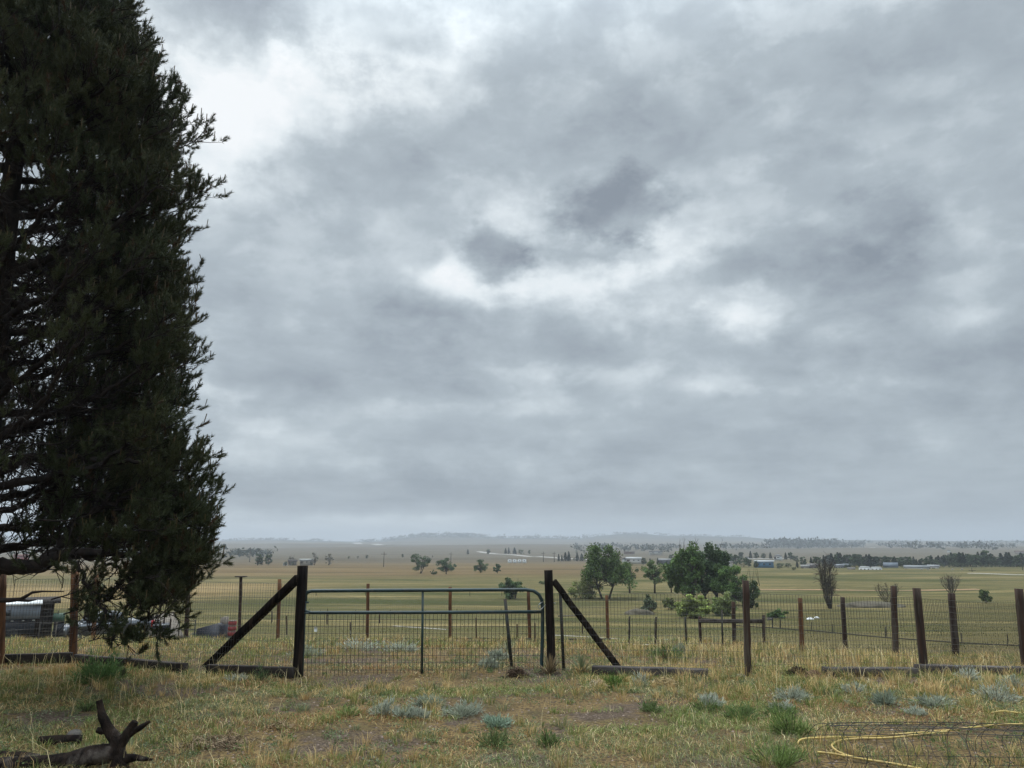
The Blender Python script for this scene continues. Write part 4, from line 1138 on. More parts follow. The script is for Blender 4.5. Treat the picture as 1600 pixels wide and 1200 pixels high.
# tall pale seed stalks, a few bent over
def stalks(n, y0, y1, h, rs, mask=None):
    X, Y = scatter(n, y0, y1, rs)
    if mask is not None:
        k = mask(X, Y, rs); X, Y = X[k], Y[k]
    n = len(X); P = np.stack([X, Y, zt(X, Y)], -1)
    blade_mesh(gm, P, h * rs.uniform(.5, 1.2, n), np.full(n, .0022) * np.clip(Y / 8, .9, 2), rs.uniform(0, 2 * PI, n), np.abs(rs.normal(size=n)) * .55, PALE * rs.uniform(.75, 1.2, (n, 1)), rs)
stalks(900, 5.2, 11.6, .30, rs, mask=lambda X, Y, r: r.rand(len(X)) < np.where(X < -2.4, .9, .25))
stalks(1300, 9.8, 12.6, .30, rs, mask=lambda X, Y, r: (np.abs(X + .2) > 2.2) & (r.rand(len(X)) < .8))
stalks(1400, 12, 17, .36, rs, mask=lambda X, Y, r: X > 1.8)
g = obj('dry_grass', gm, MAT['grass'], tint=True)
g['kind'] = 'stuff'; g['label'] = 'patchy dry yellow and green grass covering the yard'; g['category'] = 'grass'
# coarse bunch grass of the pasture
gm = MB()
n = 90000
Y = 24 + (95 - 24) * rs.rand(n) ** 1.2; X = rs.uniform(-1, 1, n) * (.74 * Y + 1)
cl = fbm(X * .12, Y * .5, 61, 4) + rs.normal(size=n) * .05
k = cl > .50; X, Y = X[k], Y[k]; n = len(X)
tone = fbm(X * .05 + 3, Y * .22, 63, 4)[:, None] + rs.normal(size=(n, 1)) * .06
c = np.where(tone > .54, np.array([.235, .190, .085]), np.array([.110, .112, .040])); c = np.where(tone < .43, np.array([.070, .085, .030]), c)
hay_ = (X < -20) & (Y > 85); c = np.where(hay_[:, None], np.array([.30, .205, .085]), c) * rs.uniform(.7, 1.25, (n, 1))
P = np.stack([X, Y, zt(X, Y) - .01], -1)
blade_mesh(gm, P, rs.uniform(.05, .16, n) * sstep(100, 50, Y), .010 * np.clip(Y / 32, .8, 3), rs.uniform(0, 2 * PI, n), rs.uniform(.2, 1.1, n), c, rs)
g = obj('pasture_grass', gm, MAT['grass'], tint=True)
g['kind'] = 'stuff'; g['label'] = 'bunch grass scattered over the pasture'; g['category'] = 'grass'
# low leafy ground weeds
gm = MB()
n = 2700; X, Y = scatter(n, 4.8, 14, rs, power=.75)
k = fbm(X * .45 + 90, Y * .8 + 11, 71, 4) + rs.normal(size=n) * .05 > .50; X, Y = X[k], Y[k]
per = 42; n = len(X); ti = np.repeat(np.arange(n), per); sz = rs.uniform(.5, 1.5, n)[ti]
a = rs.uniform(0, 2 * PI, n * per); r = rs.rand(n * per) ** .6 * .085 * sz
P = np.stack([X[ti] + np.cos(a) * r, Y[ti] + np.sin(a) * r, np.zeros(n * per)], -1); P[:, 2] = zt(P[:, 0], P[:, 1]) + rs.rand(n * per) * .06 * sz
base = np.array([[.105, .150, .050], [.135, .165, .075], [.085, .125, .045], [.165, .185, .110]])[rs.randint(4, size=n)][ti]
leaves(gm, P, .0105, rs, base * 1.2, .4)
g = obj('ground_weeds', gm, MAT['leaf'], tint=True)
g['kind'] = 'stuff'; g['label'] = 'low leafy green weeds creeping among the dry grass'; g['category'] = 'weeds'
# litter and small stones
lm = MB()
n = 9000; X, Y = scatter(n, 5, 12, rs); k = fbm(X * .8 + 40, Y * 1.5 + 3, 31, 4) > .50; X, Y = X[k], Y[k]
for x, y in zip(X, Y):
    s = rs.uniform(.004, .013); v = np.array([[-1, -.8, 0], [1, -.7, 0], [.8, 1, 0], [-.9, .8, 0], [-.4, -.3, .7], [.5, -.2, .8], [.3, .4, .6]]) * s * rs.uniform(.7, 1.3, (7, 3)) + [x, y, float(zt(x, y))]
    lm.add(v, [[0, 1, 5, 4], [1, 2, 6, 5], [2, 3, 4, 6], [3, 0, 4], [4, 5, 6]], np.array([.20, .155, .130]) * rs.uniform(.3, 1.7))
g = obj('soil_litter', lm, MAT['grass'], tint=True)
g['kind'] = 'stuff'; g['label'] = 'bits of bark and gravel on the bare soil patches'; g['category'] = 'litter'

# ------------------------------------------------------------------ shrubs, yuccas, weeds
def shrub(name, px, py, wpx, hpx, label, cat, seed, col, n=520, leafw=.0045, leafl=.085, group=None, upright=.55, stem=(.06, .05, .035)):
    rs = np.random.RandomState(seed); Pc = ground(px, py); mpp = depth(Pc) / FPX
    W_, H_ = wpx * mpp / 2, hpx * mpp
    t = thing(name, Pc, label, cat, group)
    sm = MB(); st_n = 26
    A0, A1 = [], []; k_ = rs.uniform(.6, 1.15, 7)
    for k in range(st_n):
        a = rs.uniform(0, 2 * PI); r = rs.rand() ** .5
        A0.append([math.cos(a) * r * W_ * .25, math.sin(a) * r * W_ * .25, -.01]); A1.append([math.cos(a) * r * W_ * .95, math.sin(a) * r * W_ * .95, H_ * (1 - .75 * r * r) * rs.uniform(.55, 1.1) * k_[int(k * 7 / st_n)]])
    A0, A1 = np.array(A0), np.array(A1)
    sm.wires(A0, A1, .003, col=stem)
    obj('stem', sm, MAT['grass'], t, tint=True, local=True)
    lm = MB()
    i = rs.randint(st_n, size=n); f = rs.rand(n) ** .6
    P = A0[i] + (A1[i] - A0[i]) * f[:, None] + rs.normal(size=(n, 3)) * W_ * .10
    P[:, 2] = np.clip(P[:, 2], .0, None)
    d = (A1[i] - A0[i]); d /= np.linalg.norm(d, axis=1)[:, None]
    d = d + rs.normal(size=(n, 3)) * .5 + np.array([0, 0, upright]); d /= np.linalg.norm(d, axis=1)[:, None]
    side = np.cross(d, rs.normal(size=(n, 3))); side /= np.linalg.norm(side, axis=1)[:, None]
    l = leafl * rs.uniform(.5, 1.2, (n, 1)); w = leafw * rs.uniform(.6, 1.3, (n, 1))
    V = np.stack([P, P + d * l * .5 + side * w, P + d * l, P + d * l * .5 - side * w], 1).reshape(-1, 3)
    lm.add(V, np.arange(n * 4).reshape(-1, 4), np.repeat(np.array(col) * rs.uniform(.65, 1.35, (n, 1)), 4, 0))
    obj('foliage', lm, MAT['leaf'], t, tint=True, local=True)
    return t
SAGE = (.36, .385, .31); SAGE2 = (.30, .33, .255); DSAGE = (.215, .25, .185); WEED = (.150, .215, .062); DWEED = (.110, .165, .052)
SG = 'silvery sagebrush clumps in the yard'; WG = 'green weeds in the yard'
for i, a in enumerate([
 (600, 1117, 46, 30, 'round silver sage clump, leftmost of the row before the gate', SAGE, 700),
 (634, 1122, 40, 22, 'spreading grey green sage joined to the round silver clump', SAGE2, 480),
 (672, 1103, 58, 17, 'long low dark sage clump nearest the gate', DSAGE, 640),
 (657, 1122, 34, 18, 'small pale sage clump below the long low dark one', SAGE, 380),
 (722, 1117, 72, 22, 'wide flat sage clump right of the long dark one', SAGE2, 820),
 (776, 1136, 50, 23, 'blue green sage dome, nearest of the row before the gate', (.24, .32, .235), 640),
 (1112, 1104, 40, 26, 'pale sage clump in front of the lone fence post', SAGE, 560),
 (1236, 1093, 62, 24, 'broad sage clump behind the big green weed', SAGE2, 700),
 (1222, 1112, 40, 18, 'low grey sage touching the back of the big green weed', SAGE, 420),
 (1334, 1082, 36, 20, 'grey sage tuft in front of the half buried timber', SAGE, 420),
 (1382, 1101, 42, 22, 'compact blue grey sage dome above the wire roll', DSAGE, 620),
 (1455, 1104, 60, 24, 'grey sage clump with straw stalks right of the blue grey dome', SAGE2, 640),
 (1512, 1063, 40, 26, 'bright silver sage growing against the long dark timber', (.42, .44, .37), 480),
 (1556, 1095, 70, 30, 'sage clump with pale stalks near the right edge', SAGE, 640),
 (1588, 1075, 40, 24, 'sage tuft under the timber at the right edge', SAGE2, 420),
 (1433, 1117, 36, 10, 'flat pale sage patch just behind the wire roll', SAGE, 260),
 (1004, 1070, 34, 24, 'thin silvery sage beside the bright bush and grey topped timber', SAGE, 260),
 (368, 1064, 30, 14, 'little whitish sage at the black timber left of the hinge post', SAGE, 240)]):
    shrub('sagebrush', a[0], a[1], a[2] * 1.05, a[3] * .78, a[4], 'sagebrush', 100 + i, a[5], int(a[6] * 1.2), leafl=.06, group=SG)
for i, a in enumerate([
 (160, 1066, 96, 36, 'large feathery green weed in front of the stout brown post', (.105, .185, .060), 2600),
 (960, 1076, 44, 28, 'bright green rounded bush at the foot of the right brace', (.095, .175, .035), 900),
 (1236, 1147, 74, 38, 'biggest green weed, left above the wire roll', WEED, 1300),
 (1160, 1124, 80, 20, 'low leafy green weed patch in front of the pale sage', DWEED, 900),
 (1218, 1118, 60, 18, 'leafy green weed between two sage clumps', DWEED, 620),
 (1020, 1113, 42, 18, 'dark green weed in the middle of the straw grass', DWEED, 420),
 (1100, 1110, 56, 14, 'flat green weed left of the leafy patch', DWEED, 420),
 (772, 1166, 70, 22, 'pale green weed below the blue green sage dome', (.110, .150, .055), 620),
 (545, 1119, 44, 14, 'small green weed left of the round silver sage', WEED, 320),
 (855, 1166, 40, 20, 'dark green weed near the bottom centre bare patch', DWEED, 380),
 (1215, 1196, 110, 34, 'feathery green weed at the left end of the wire roll', WEED, 1100),
 (408, 1064, 24, 26, 'narrow upright green weed at the brace foot', (.070, .120, .05), 260),
 (135, 1112, 36, 18, 'dark green weed above the forked dead log', DWEED, 260)]):
    shrub('green_weed', a[0], a[1], a[2], a[3] * (1.25 if i == 0 else 1), a[4], 'weed', 140 + i, a[5], a[6], leafl=.08 if i == 0 else .06, leafw=.006 if i == 0 else .0035, group=WG)
for i, a in enumerate([(905, 1037, 44, 12, 'dark sage beyond the gate'),]): pass
for i, a in enumerate([(780, 1031, 40, 12, 'grey green sage seen through the right half of the gate', SAGE2), (762, 1044, 26, 12, 'small sage seen low through the gate mesh', SAGE2), (1042, 1030, 60, 16, 'green clump beyond the right brace', DWEED), (1063, 1024, 24, 18, 'dark bush beyond the wire right of the brace', DSAGE), (480, 1025, 60, 10, 'grey green sage beyond the hinge post', SAGE2), (560, 1016, 90, 12, 'long silver sage band behind the gate mesh', SAGE), (625, 1018, 60, 10, 'silver sage beyond the gate centre', SAGE), (310, 996, 40, 12, 'green clump under the lone rear post', DWEED)]):
    shrub('sagebrush', a[0], a[1], a[2], a[3], a[4], 'sagebrush', 180 + i, a[5], 420, leafl=.11, leafw=.008, group='sagebrush beyond the fence')
def yucca(px, py, r, label, seed, n=46, col=(.120, .140, .070)):
    rs = np.random.RandomState(seed); Pc = ground(px, py)
    t = thing('yucca', Pc, label, 'yucca', 'yuccas by the gate')
    m = MB()
    for k in range(n):
        a = rs.uniform(0, 2 * PI); e = rs.uniform(.25, 1.45); L = r * rs.uniform(.7, 1.1)
        d = np.array([math.cos(a) * math.cos(e), math.sin(a) * math.cos(e), math.sin(e)])
        s = unit(np.cross(d, [0, 0, 1.])) * .010; up = unit(np.cross(s, d)) * .004
        p0 = d * .03; m1 = d * L * .5; tpt = d * L + np.array([0, 0, -.10 * L * math.cos(e)])
        c = np.array(col) * rs.uniform(.7, 1.4) if rs.rand() < .75 else np.array([.30, .22, .12])
        m.add([p0 - s, p0 - up, p0 + s, m1 - s, m1 - up, m1 + s, tpt], [[0, 1, 4, 3], [1, 2, 5, 4], [3, 4, 6], [4, 5, 6]], c)
    obj('leaf_rosette', m, MAT['leaf'], t, tint=True, local=True)
    return t
yucca(908, 1052, .36, 'spiky grey green yucca between the latch post and the right brace', 201)
yucca(858, 1054, .34, 'straw coloured spiky clump at the foot of the latch gate post', 202, 60, (.20, .15, .085))
yucca(795, 1021, .34, 'small spiky yucca seen through the gate mesh', 203, 40, (.17, .17, .10))
yucca(1040, 1031, .28, 'low dark yucca beyond the right brace', 204, 34, (.09, .11, .05))
# dead leaf bundle and brush piles
def brush(px, py, wpx, hpx, label, seed, col, n=160, name='brush_pile', flat=.4):
    rs = np.random.RandomState(seed); Pc = ground(px, py); mpp = depth(Pc) / FPX; W_, H_ = wpx * mpp / 2, hpx * mpp
    m = MB()
    c = rs.normal(size=(n, 3)) * [W_ * .45, W_ * .3, 0]; c[:, 2] = rs.rand(n) * H_ * np.clip(1 - (c[:, 0] / W_) ** 2, .1, 1)
    d = rs.normal(size=(n, 3)); d[:, 2] *= flat; d /= np.linalg.norm(d, axis=1)[:, None]; l = W_ * rs.uniform(.15, .5, (n, 1))
    m.wires(Pc + c - d * l * .5, Pc + c + d * l * .5, .0045)
    m.c = [np.repeat(np.array(col) * rs.uniform(.5, 1.5, (n, 1)), 6, 0)]
    return tag(obj(name, m, MAT['grass'], tint=True), label, 'brush pile', 'heaps of dry brush')
brush(1247, 1056, 44, 13, 'dark heap of sticks and rubble left of the half buried timber', 211, (.035, .025, .02), 260)
brush(1272, 1060, 34, 12, 'pinkish dry straw bundle beside the dark heap', 212, (.30, .20, .13), 200)
brush(808, 1058, 44, 14, 'brown dead grass heap under the closed end of the gate', 213, (.10, .065, .045), 260)
brush(936, 1073, 44, 8, 'bleached dead yucca leaves left of the bright green bush', 214, (.50, .42, .30), 150)
brush(1040, 1071, 66, 10, 'long bleached straw stems lying before the grey topped timber', 215, (.42, .33, .18), 170)
brush(440, 1137, 60, 6, 'curled dry stems scattered in the grass left of centre', 216, (.30, .22, .13), 260)
brush(340, 1165, 130, 6, 'chips and straw litter right of the forked dead log', 217, (.26, .19, .12), 380)
brush(1500, 1050, 90, 5, 'dark flat heap of slash behind the long dark timber', 218, (.05, .035, .03), 220)
# crumpled plastic bags
for px, py, w, lab in ((187, 1042, 24, 'crumpled pale blue plastic bag against the timber behind the large weed'), (437, 1059, 24, 'crumpled pale plastic scrap against the black timber by the hinge post')):
    Pc = ground(px, py - 3); mpp = depth(Pc) / FPX; r = w * mpp / 2; m = MB(); rs2 = np.random.RandomState(px)
    th, ph = np.meshgrid(np.linspace(0, PI / 2, 6), np.linspace(0, 2 * PI, 15)[:-1], indexing='ij')
    k = 1 + rs2.uniform(-.35, .35, th.shape)
    V = np.stack([r * np.sin(th) * np.cos(ph) * k, r * .6 * np.sin(th) * np.sin(ph) * k, r * .55 * np.cos(th) * k], -1).reshape(-1, 3) + Pc
    F = [[i * 14 + j, i * 14 + (j + 1) % 14, (i + 1) * 14 + (j + 1) % 14, (i + 1) * 14 + j] for i in range(5) for j in range(14)]
    m.add(V, F); tag(obj('plastic_bag', m, MAT['plastic']), lab, 'plastic bag')

# ------------------------------------------------------------------ dead log, short log, stone
def bark_tube(mb, pts, rad, sides=16, sub=6, seed=0, amp=.16):
    pts = np.array(pts, float); rad = np.array(rad, float); n = len(pts)
    t = np.linspace(0, n - 1, (n - 1) * sub + 1)
    i = np.clip(t.astype(int), 0, n - 2); f = t - i
    def cr(a):
        p0 = a[np.clip(i - 1, 0, n - 1)]; p1 = a[i]; p2 = a[i + 1]; p3 = a[np.clip(i + 2, 0, n - 1)]
        ff = f[:, None] if a.ndim == 2 else f
        return .5 * (2 * p1 + (p2 - p0) * ff + (2 * p0 - 5 * p1 + 4 * p2 - p3) * ff ** 2 + (3 * p1 - p0 - 3 * p2 + p3) * ff ** 3)
    Q = cr(pts); r = cr(rad)
    tmp = MB(); tmp.tube(Q, r, sides)
    V = tmp.v[0].reshape(len(Q), sides, 3).copy()
    a = np.arange(sides) / sides
    for k in range(len(Q)):
        w = 1 + amp * 2 * (fbm(np.cos(a * 2 * PI) * 2 + seed, np.sin(a * 2 * PI) * 2 + k * .35, seed, 4) - .5) + amp * .6 * (np.random.RandomState(seed + k).rand(sides) - .5)
        V[k] = Q[k] + (V[k] - Q[k]) * w[:, None]
    mb.add(V.reshape(-1, 3), tmp.f[0])
LY = 6.78
lg = lambda px, py, Y=LY: at(px, py, Y)
root = on(110, LY)
log = thing('fallen_log', root, 'dark weathered fallen log with two broken branch stubs standing up in a fork', 'log')
m = MB(); bark_tube(m, [lg(-70, 1206), lg(-10, 1199), lg(50, 1196), lg(105, 1190), lg(150, 1180), lg(182, 1176)], [.07, .072, .070, .074, .08, .07], seed=1); obj('trunk', m, MAT['dead_wood'], log, smooth=True)
m = MB(); bark_tube(m, [lg(178, 1184), lg(184, 1162), lg(171, 1142), lg(161, 1122), lg(157, 1106), lg(155, 1094)], [.075, .056, .043, .038, .027, .025], seed=2); obj('branch_stub', m, MAT['dead_wood'], log, smooth=True)
m = MB(); bark_tube(m, [lg(180, 1185), lg(188, 1164), lg(199, 1147), lg(206, 1136), lg(211, 1127)], [.07, .048, .041, .036, .026], seed=3)
bark_tube(m, [lg(200, 1148), lg(212, 1141), lg(222, 1135), lg(234, 1127)], [.034, .026, .021, .011], seed=4); obj('branch_stub', m, MAT['dead_wood'], log, smooth=True)
m = MB(); bark_tube(m, [lg(178, 1170), lg(184, 1186), lg(190, 1203), lg(196, 1225)], [.065, .070, .066, .06], seed=5); obj('branch_stub', m, MAT['dead_wood'], log, smooth=True)
m = MB(); bark_tube(m, [lg(195, 1186), lg(212, 1184), lg(226, 1186), lg(238, 1187)], [.04, .026, .018, .008], seed=6); obj('branch_stub', m, MAT['dead_wood'], log, smooth=True)
m = MB(); bark_tube(m, [lg(152, 1140), lg(160, 1142), lg(166, 1138)], [.022, .03, .026], seed=7); obj('knot', m, MAT['dead_wood'], log, smooth=True)
m = MB(); bark_tube(m, [at(-60, 1186, 7.15), at(0, 1186, 7.15), at(40, 1187, 7.1), at(72, 1189, 7.05)], [.06, .065, .06, .04], seed=8)
tag(obj('dead_limb', m, MAT['dead_wood'], smooth=True), 'dark rotten limb lying behind the fallen log at the left edge', 'log')
m = MB(); a0, a1 = ground(60, 1166), ground(126, 1163); bark_tube(m, [a0 + [0, 0, .04], (a0 + a1) / 2 + [0, 0, .042], a1 + [0, 0, .038]], [.042, .044, .040], seed=9, amp=.08)
tag(obj('short_log', m, MAT['dead_wood'], smooth=True), 'short cut round of dark wood in the grass behind the forked log', 'log')
Pc = ground(116, 1153); m = MB(); rs2 = np.random.RandomState(3)
th, ph = np.meshgrid(np.linspace(0, PI * .55, 8), np.linspace(0, 2 * PI, 17)[:-1], indexing='ij'); k = 1 + .22 * (fbm(np.cos(ph) * 2 + 5, np.sin(ph) * 2 + th * 2, 3, 3) - .5) * 2
V = np.stack([.075 * np.sin(th) * np.cos(ph) * k, .06 * np.sin(th) * np.sin(ph) * k, .07 * np.cos(th) * k], -1).reshape(-1, 3) + Pc
m.add(V, [[i * 16 + j, i * 16 + (j + 1) % 16, (i + 1) * 16 + (j + 1) % 16, (i + 1) * 16 + j] for i in range(7) for j in range(16)])
tag(obj('stone', m, MAT['stone'], smooth=True), 'flat topped grey stone resting behind the short cut log', 'stone')
Pc = ground(1163, 1058); m = MB(); m.add(V - ground(116, 1153) * [1, 1, 1] + Pc - [.05, 0, .03], [[i * 16 + j, i * 16 + (j + 1) % 16, (i + 1) * 16 + (j + 1) % 16, (i + 1) * 16 + j] for i in range(7) for j in range(16)])
tag(obj('stone', m, MAT['stone'], smooth=True), 'pale stone at the foot of the lone fence post', 'stone')

# ------------------------------------------------------------------ slumped roll of fence wire and the hose
wr = thing('wire_roll', on(1440, 6.85), 'slumped roll of old wire fencing lying in the grass over a yellow hose', 'wire roll')
x0, x1 = on(1280, 6.8)[0], on(1690, 6.8)[0]
rsx = np.random.RandomState(8)
for layer, (ry, rz, sh) in enumerate(((.40, .175, 0), (.37, .160, .06))):
    m = MB(); na = 30
    nh = int((x1 - x0) / .152)
    def roll(x, a):
        k = 1 + .05 * math.sin(x * 2.2 + layer)
        y = 6.62 + ry * math.cos(a) * k + .04 * (x - x0) * -.3
        return np.array([x + .06 * math.sin(a) * 1.0 + sh, y, float(zt(x, y)) + .012 + rz * (1 + math.sin(a)) * k])
    for h in range(0, nh + 1, 1 + 2 * layer):
        x = x0 + h * .152 + rsx.normal() * .008
        pts = [roll(x + rsx.normal() * .001, a) for a in np.linspace(-PI, PI, na)]
        m.tube(pts, .0021, 4, cap=False)
    obj('hoop_wire', m, MAT['dark_wire'], wr); m = MB()
    for a in (list(np.linspace(1.0, 2.1, 5)) + list(np.linspace(2.9, 6.3, 4)) if layer == 0 else [.9, 1.25, 1.5, 1.8]):
        pts = [roll(x, a + .02 * math.sin(x * 5 + a)) for x in np.linspace(x0, x1, 26)]
        m.tube(pts, .0022, 3, cap=False)
    obj('long_wire', m, MAT['wire'] if layer else MAT['dark_wire'], wr)
def hose(pts, label):
    q = [ground(x, y, 3.0) + [0, 0, .016] for x, y in pts]
    m = MB(); n = len(q); q = np.array(q)
    t = np.linspace(0, n - 1, n * 10); i = np.clip(t.astype(int), 0, n - 2); f = (t - i)[:, None]
    p0 = q[np.clip(i - 1, 0, n - 1)]; p1 = q[i]; p2 = q[i + 1]; p3 = q[np.clip(i + 2, 0, n - 1)]
    Q = .5 * (2 * p1 + (p2 - p0) * f + (2 * p0 - 5 * p1 + 4 * p2 - p3) * f ** 2 + (3 * p1 - p0 - 3 * p2 + p3) * f ** 3)
    zz_ = zt(Q[:, 0], Q[:, 1]); kk = np.ones(15) / 15; zz_ = np.convolve(np.concatenate([np.repeat(zz_[:1], 7), zz_, np.repeat(zz_[-1:], 7)]), kk, 'valid')
    Q[:, 2] = zz_ + .034 + .006 * np.sin(np.arange(len(Q)) * .11)
    m.tube(Q, .0095, 8)
    return tag(obj('garden_hose', m, MAT['hose'], smooth=True), label, 'hose')
hose([(1247, 1168), (1256, 1162.5), (1300, 1159.5), (1360, 1156), (1420, 1151), (1480, 1147), (1510, 1145), (1560, 1140), (1620, 1136), (1655, 1128), (1625, 1119), (1592, 1119.5), (1568, 1117.5), (1550, 1120)], 'yellow hose lying straight under the wire roll, its end curling out beyond')
hose([(1480, 1150), (1440, 1155), (1390, 1160), (1340, 1160.5), (1312, 1163), (1301, 1170), (1304, 1178), (1316, 1186), (1340, 1192), (1380, 1197), (1420, 1204), (1460, 1214)], 'yellow hose bent back in a tight loop at the near side of the wire roll')
hose([(1278, 1182), (1300, 1186), (1326, 1190), (1360, 1194), (1400, 1201), (1440, 1209)], 'short length of yellow hose beside the tight loop')

# scrap of white plastic caught in the gate mesh, pale rocks, dirt mound
for k, (px, py, lab) in enumerate(((493, 983, 'scrap of white plastic caught in the left part of the gate mesh'),)):
    c = gp(px, py) + [0, -.01, 0]; m = MB()
    m.add([c + [-.02, 0, .03], c + [.0, -.02, .045], c + [.012, .01, .0], c + [-.012, -.01, -.03], c + [.03, 0, .02], c + [.028, -.015, -.035]], [[0, 1, 2], [0, 2, 3], [1, 4, 2], [2, 4, 5], [2, 5, 3]])
    tag(obj('plastic_scrap', m, MAT['white_paint']), lab, 'litter')
def mound(name, px, py, wpx, hpx, label, cat, material, seed, group=None):
    Pc = ground(px, py); mp = depth(Pc) / FPX; rx, rz = wpx * mp / 2, hpx * mp; m = MB()
    th, ph = np.meshgrid(np.linspace(0, PI / 2, 10), np.linspace(0, 2 * PI, 29)[:-1], indexing='ij')
    k = 1 + .5 * (fbm(np.cos(ph) * 1.5 + 5 + seed, np.sin(ph) * 1.5 + th * 2, seed, 4) - .5)
    V = np.stack([rx * np.sin(th) * np.cos(ph) * k, rx * .6 * np.sin(th) * np.sin(ph) * k, rz * (np.cos(th) * k) - .1 * rz], -1).reshape(-1, 3) + Pc
    m.add(V, [[i * 28 + j, i * 28 + (j + 1) % 28, (i + 1) * 28 + (j + 1) % 28, (i + 1) * 28 + j] for i in range(9) for j in range(28)])
    return tag(obj(name, m, material, smooth=True), label, cat, group)
M_mound = mat('mound_soil', (.095, .080, .055), (.06, .052, .035), 1.6, .95, bump=.1)
mound('dirt_mound', 1000, 960, 44, 9, 'bare grey dirt mound in the pasture left of the grove bushes', 'dirt mound', M_mound, 1)
mound('dirt_mound', 1360, 948, 100, 8, 'low rough earth bank under the bare twiggy bush', 'dirt mound', M_mound, 2)
mound('pale_rock', 1266, 968.5, 12, 3.5, 'wide flat white rock beyond the orange brown right post', 'rock', MAT['white_paint'], 3)
mound('pale_rock', 1276, 966.5, 8, 3, 'smaller white rock just behind the wide flat one', 'rock', MAT['white_paint'], 4)
mound('pale_rock', 1203, 969, 9, 4, 'pale rock beside the wooden pen corner', 'rock', MAT['stone'], 5)
mound('pale_rock', 303, 993, 14, 5, 'dull green grey rubble mound below the lone rear post', 'rock', MAT['stone'], 6)
# ------------------------------------------------------------------ yard beyond the crest: pickup, trailer, shed
MAT['silver'] = mat('silver_paint', (.135, .15, .17), (.11, .12, .135), .8, .32, metal=.25, spec=.5)
MAT['glass'] = mat('dark_glass', (.030, .040, .052), (.022, .030, .040), 1, .10, spec=.6)
MAT['rubber'] = mat('rubber', (.020, .020, .021), (.012, .012, .012), 9, .85)
MAT['chrome'] = mat('chrome', (.62, .63, .64), (.5, .5, .5), 3, .25, metal=.9)
MAT['red_lens'] = mat('red_lens', (.55, .02, .03), (.45, .02, .03), 3, .3)
MAT['clear_lens'] = mat('clear_lens', (.75, .77, .78), (.6, .62, .64), 9, .2)
MAT['trailer_grey'] = mat('trailer_grey', (.17, .20, .24), (.13, .155, .19), .8, .5)
MAT['trailer_dark'] = mat('trailer_dark', (.030, .034, .045), (.020, .022, .03), 1, .6)
MAT['shed_board'] = mat('shed_board', (.040, .026, .020), (.020, .014, .012), 6, .9, stretch=(4, 4, .2))
MAT['green_bin'] = mat('green_bin', (.050, .105, .072), (.04, .08, .055), 2, .6)
MAT['tarp'] = mat('black_tarp', (.016, .018, .028), (.010, .011, .018), 3, .45, bump=.02)
MAT['red_barrel'] = mat('red_barrel', (.28, .045, .045), (.20, .03, .03), 3, .5)
MAT['pale_boards'] = mat('pale_boards', (.22, .19, .155), (.14, .12, .10), 5, .9, stretch=(.3, 3, 3))

def cyl_y(mb, c, r, w, n=24, ri=0.0):
    a = np.arange(n) / n * 2 * PI
    o = np.stack([c[0] + r * np.cos(a), c[2] + r * np.sin(a)], -1)
    mb.prism(o, c[1] - w / 2, c[1] + w / 2)
TKY = 42.0
tp0 = on(86, TKY); tp1 = on(231, TKY + 2.9)
ang_t = math.atan2(tp1[1] - tp0[1], tp1[0] - tp0[0]); Lt = float(np.linalg.norm((tp1 - tp0)[:2])); S = Lt / 5.9
tz = ztop(955.5, (tp0 + tp1) / 2) - 1.93 * S
truck = thing('pickup_truck', [*((tp0 + tp1) / 2)[:2], tz], 'silver crew cab pickup parked beyond the wire fence, facing left', 'pickup truck', rz=ang_t)
def T_(o): return [(x * S, z * S) for x, z in o]
w2 = .98 * S
m = MB()
body = [(-2.95, .52), (-2.98, .80), (-2.92, 1.02), (-2.60, 1.13), (-1.75, 1.22), (-1.45, 1.25), (1.02, 1.27), (1.06, 1.30), (2.86, 1.32), (2.92, 1.25), (2.95, .62), (2.6, .55),
        (2.38, .55), (2.30, .80), (2.10, .93), (1.80, .97), (1.52, .92), (1.32, .78), (1.26, .50), (-1.42, .46), (-1.50, .78), (-1.70, .92), (-1.98, .97), (-2.28, .92), (-2.46, .76), (-2.54, .50)]
m.prism(T_(body), -w2, w2); obj('body', m, MAT['silver'], truck, local=True)
cab = [(-1.52, 1.245), (-.78, 1.84), (-.45, 1.92), (.60, 1.93), (.86, 1.87), (1.03, 1.265)]
cab2 = [(x, z) for x, z in cab]
m = MB(); o = T_(cab); n = len(o)
V = [[x, -w2 * (.97 if z < 1.3 * S else .80), z] for x, z in o] + [[x, w2 * (.97 if z < 1.3 * S else .80), z] for x, z in o]
m.add(V, [list(range(n)), [n + i for i in range(n)][::-1]] + [[(i + 1) % n, i, n + i, n + (i + 1) % n] for i in range(n)]); obj('cab', m, MAT['silver'], truck, local=True)
def side_window(pts, name, material):
    m = MB(); pts = T_(pts)
    for sgn in (-1,):
        def yy(z): return sgn * (w2 * (.97 - .17 * max(0, (z / S - 1.245) / .62)) + .012)
        k = len(pts); V = [[x, yy(z), z] for x, z in pts] + [[x, yy(z) + .03, z] for x, z in pts]
        m.add(V, [list(range(k)), [k + i for i in range(k)][::-1]] + [[(i + 1) % k, i, k + i, k + (i + 1) % k] for i in range(k)])
    obj(name, m, material, truck, local=True)
side_window([(-1.22, 1.30), (-.70, 1.76), (-.42, 1.82), (-.30, 1.82), (-.30, 1.30)], 'window', MAT['glass'])
side_window([(-.22, 1.30), (-.22, 1.82), (.42, 1.82), (.42, 1.30)], 'window', MAT['glass'])
side_window([(.50, 1.30), (.50, 1.82), (.58, 1.82), (.80, 1.76), (.93, 1.30)], 'window', MAT['glass'])
m = MB(); a_, b_ = np.array(T_([(-1.47, 1.29)])[0]), np.array(T_([(-.80, 1.82)])[0]); yb = w2 * .80
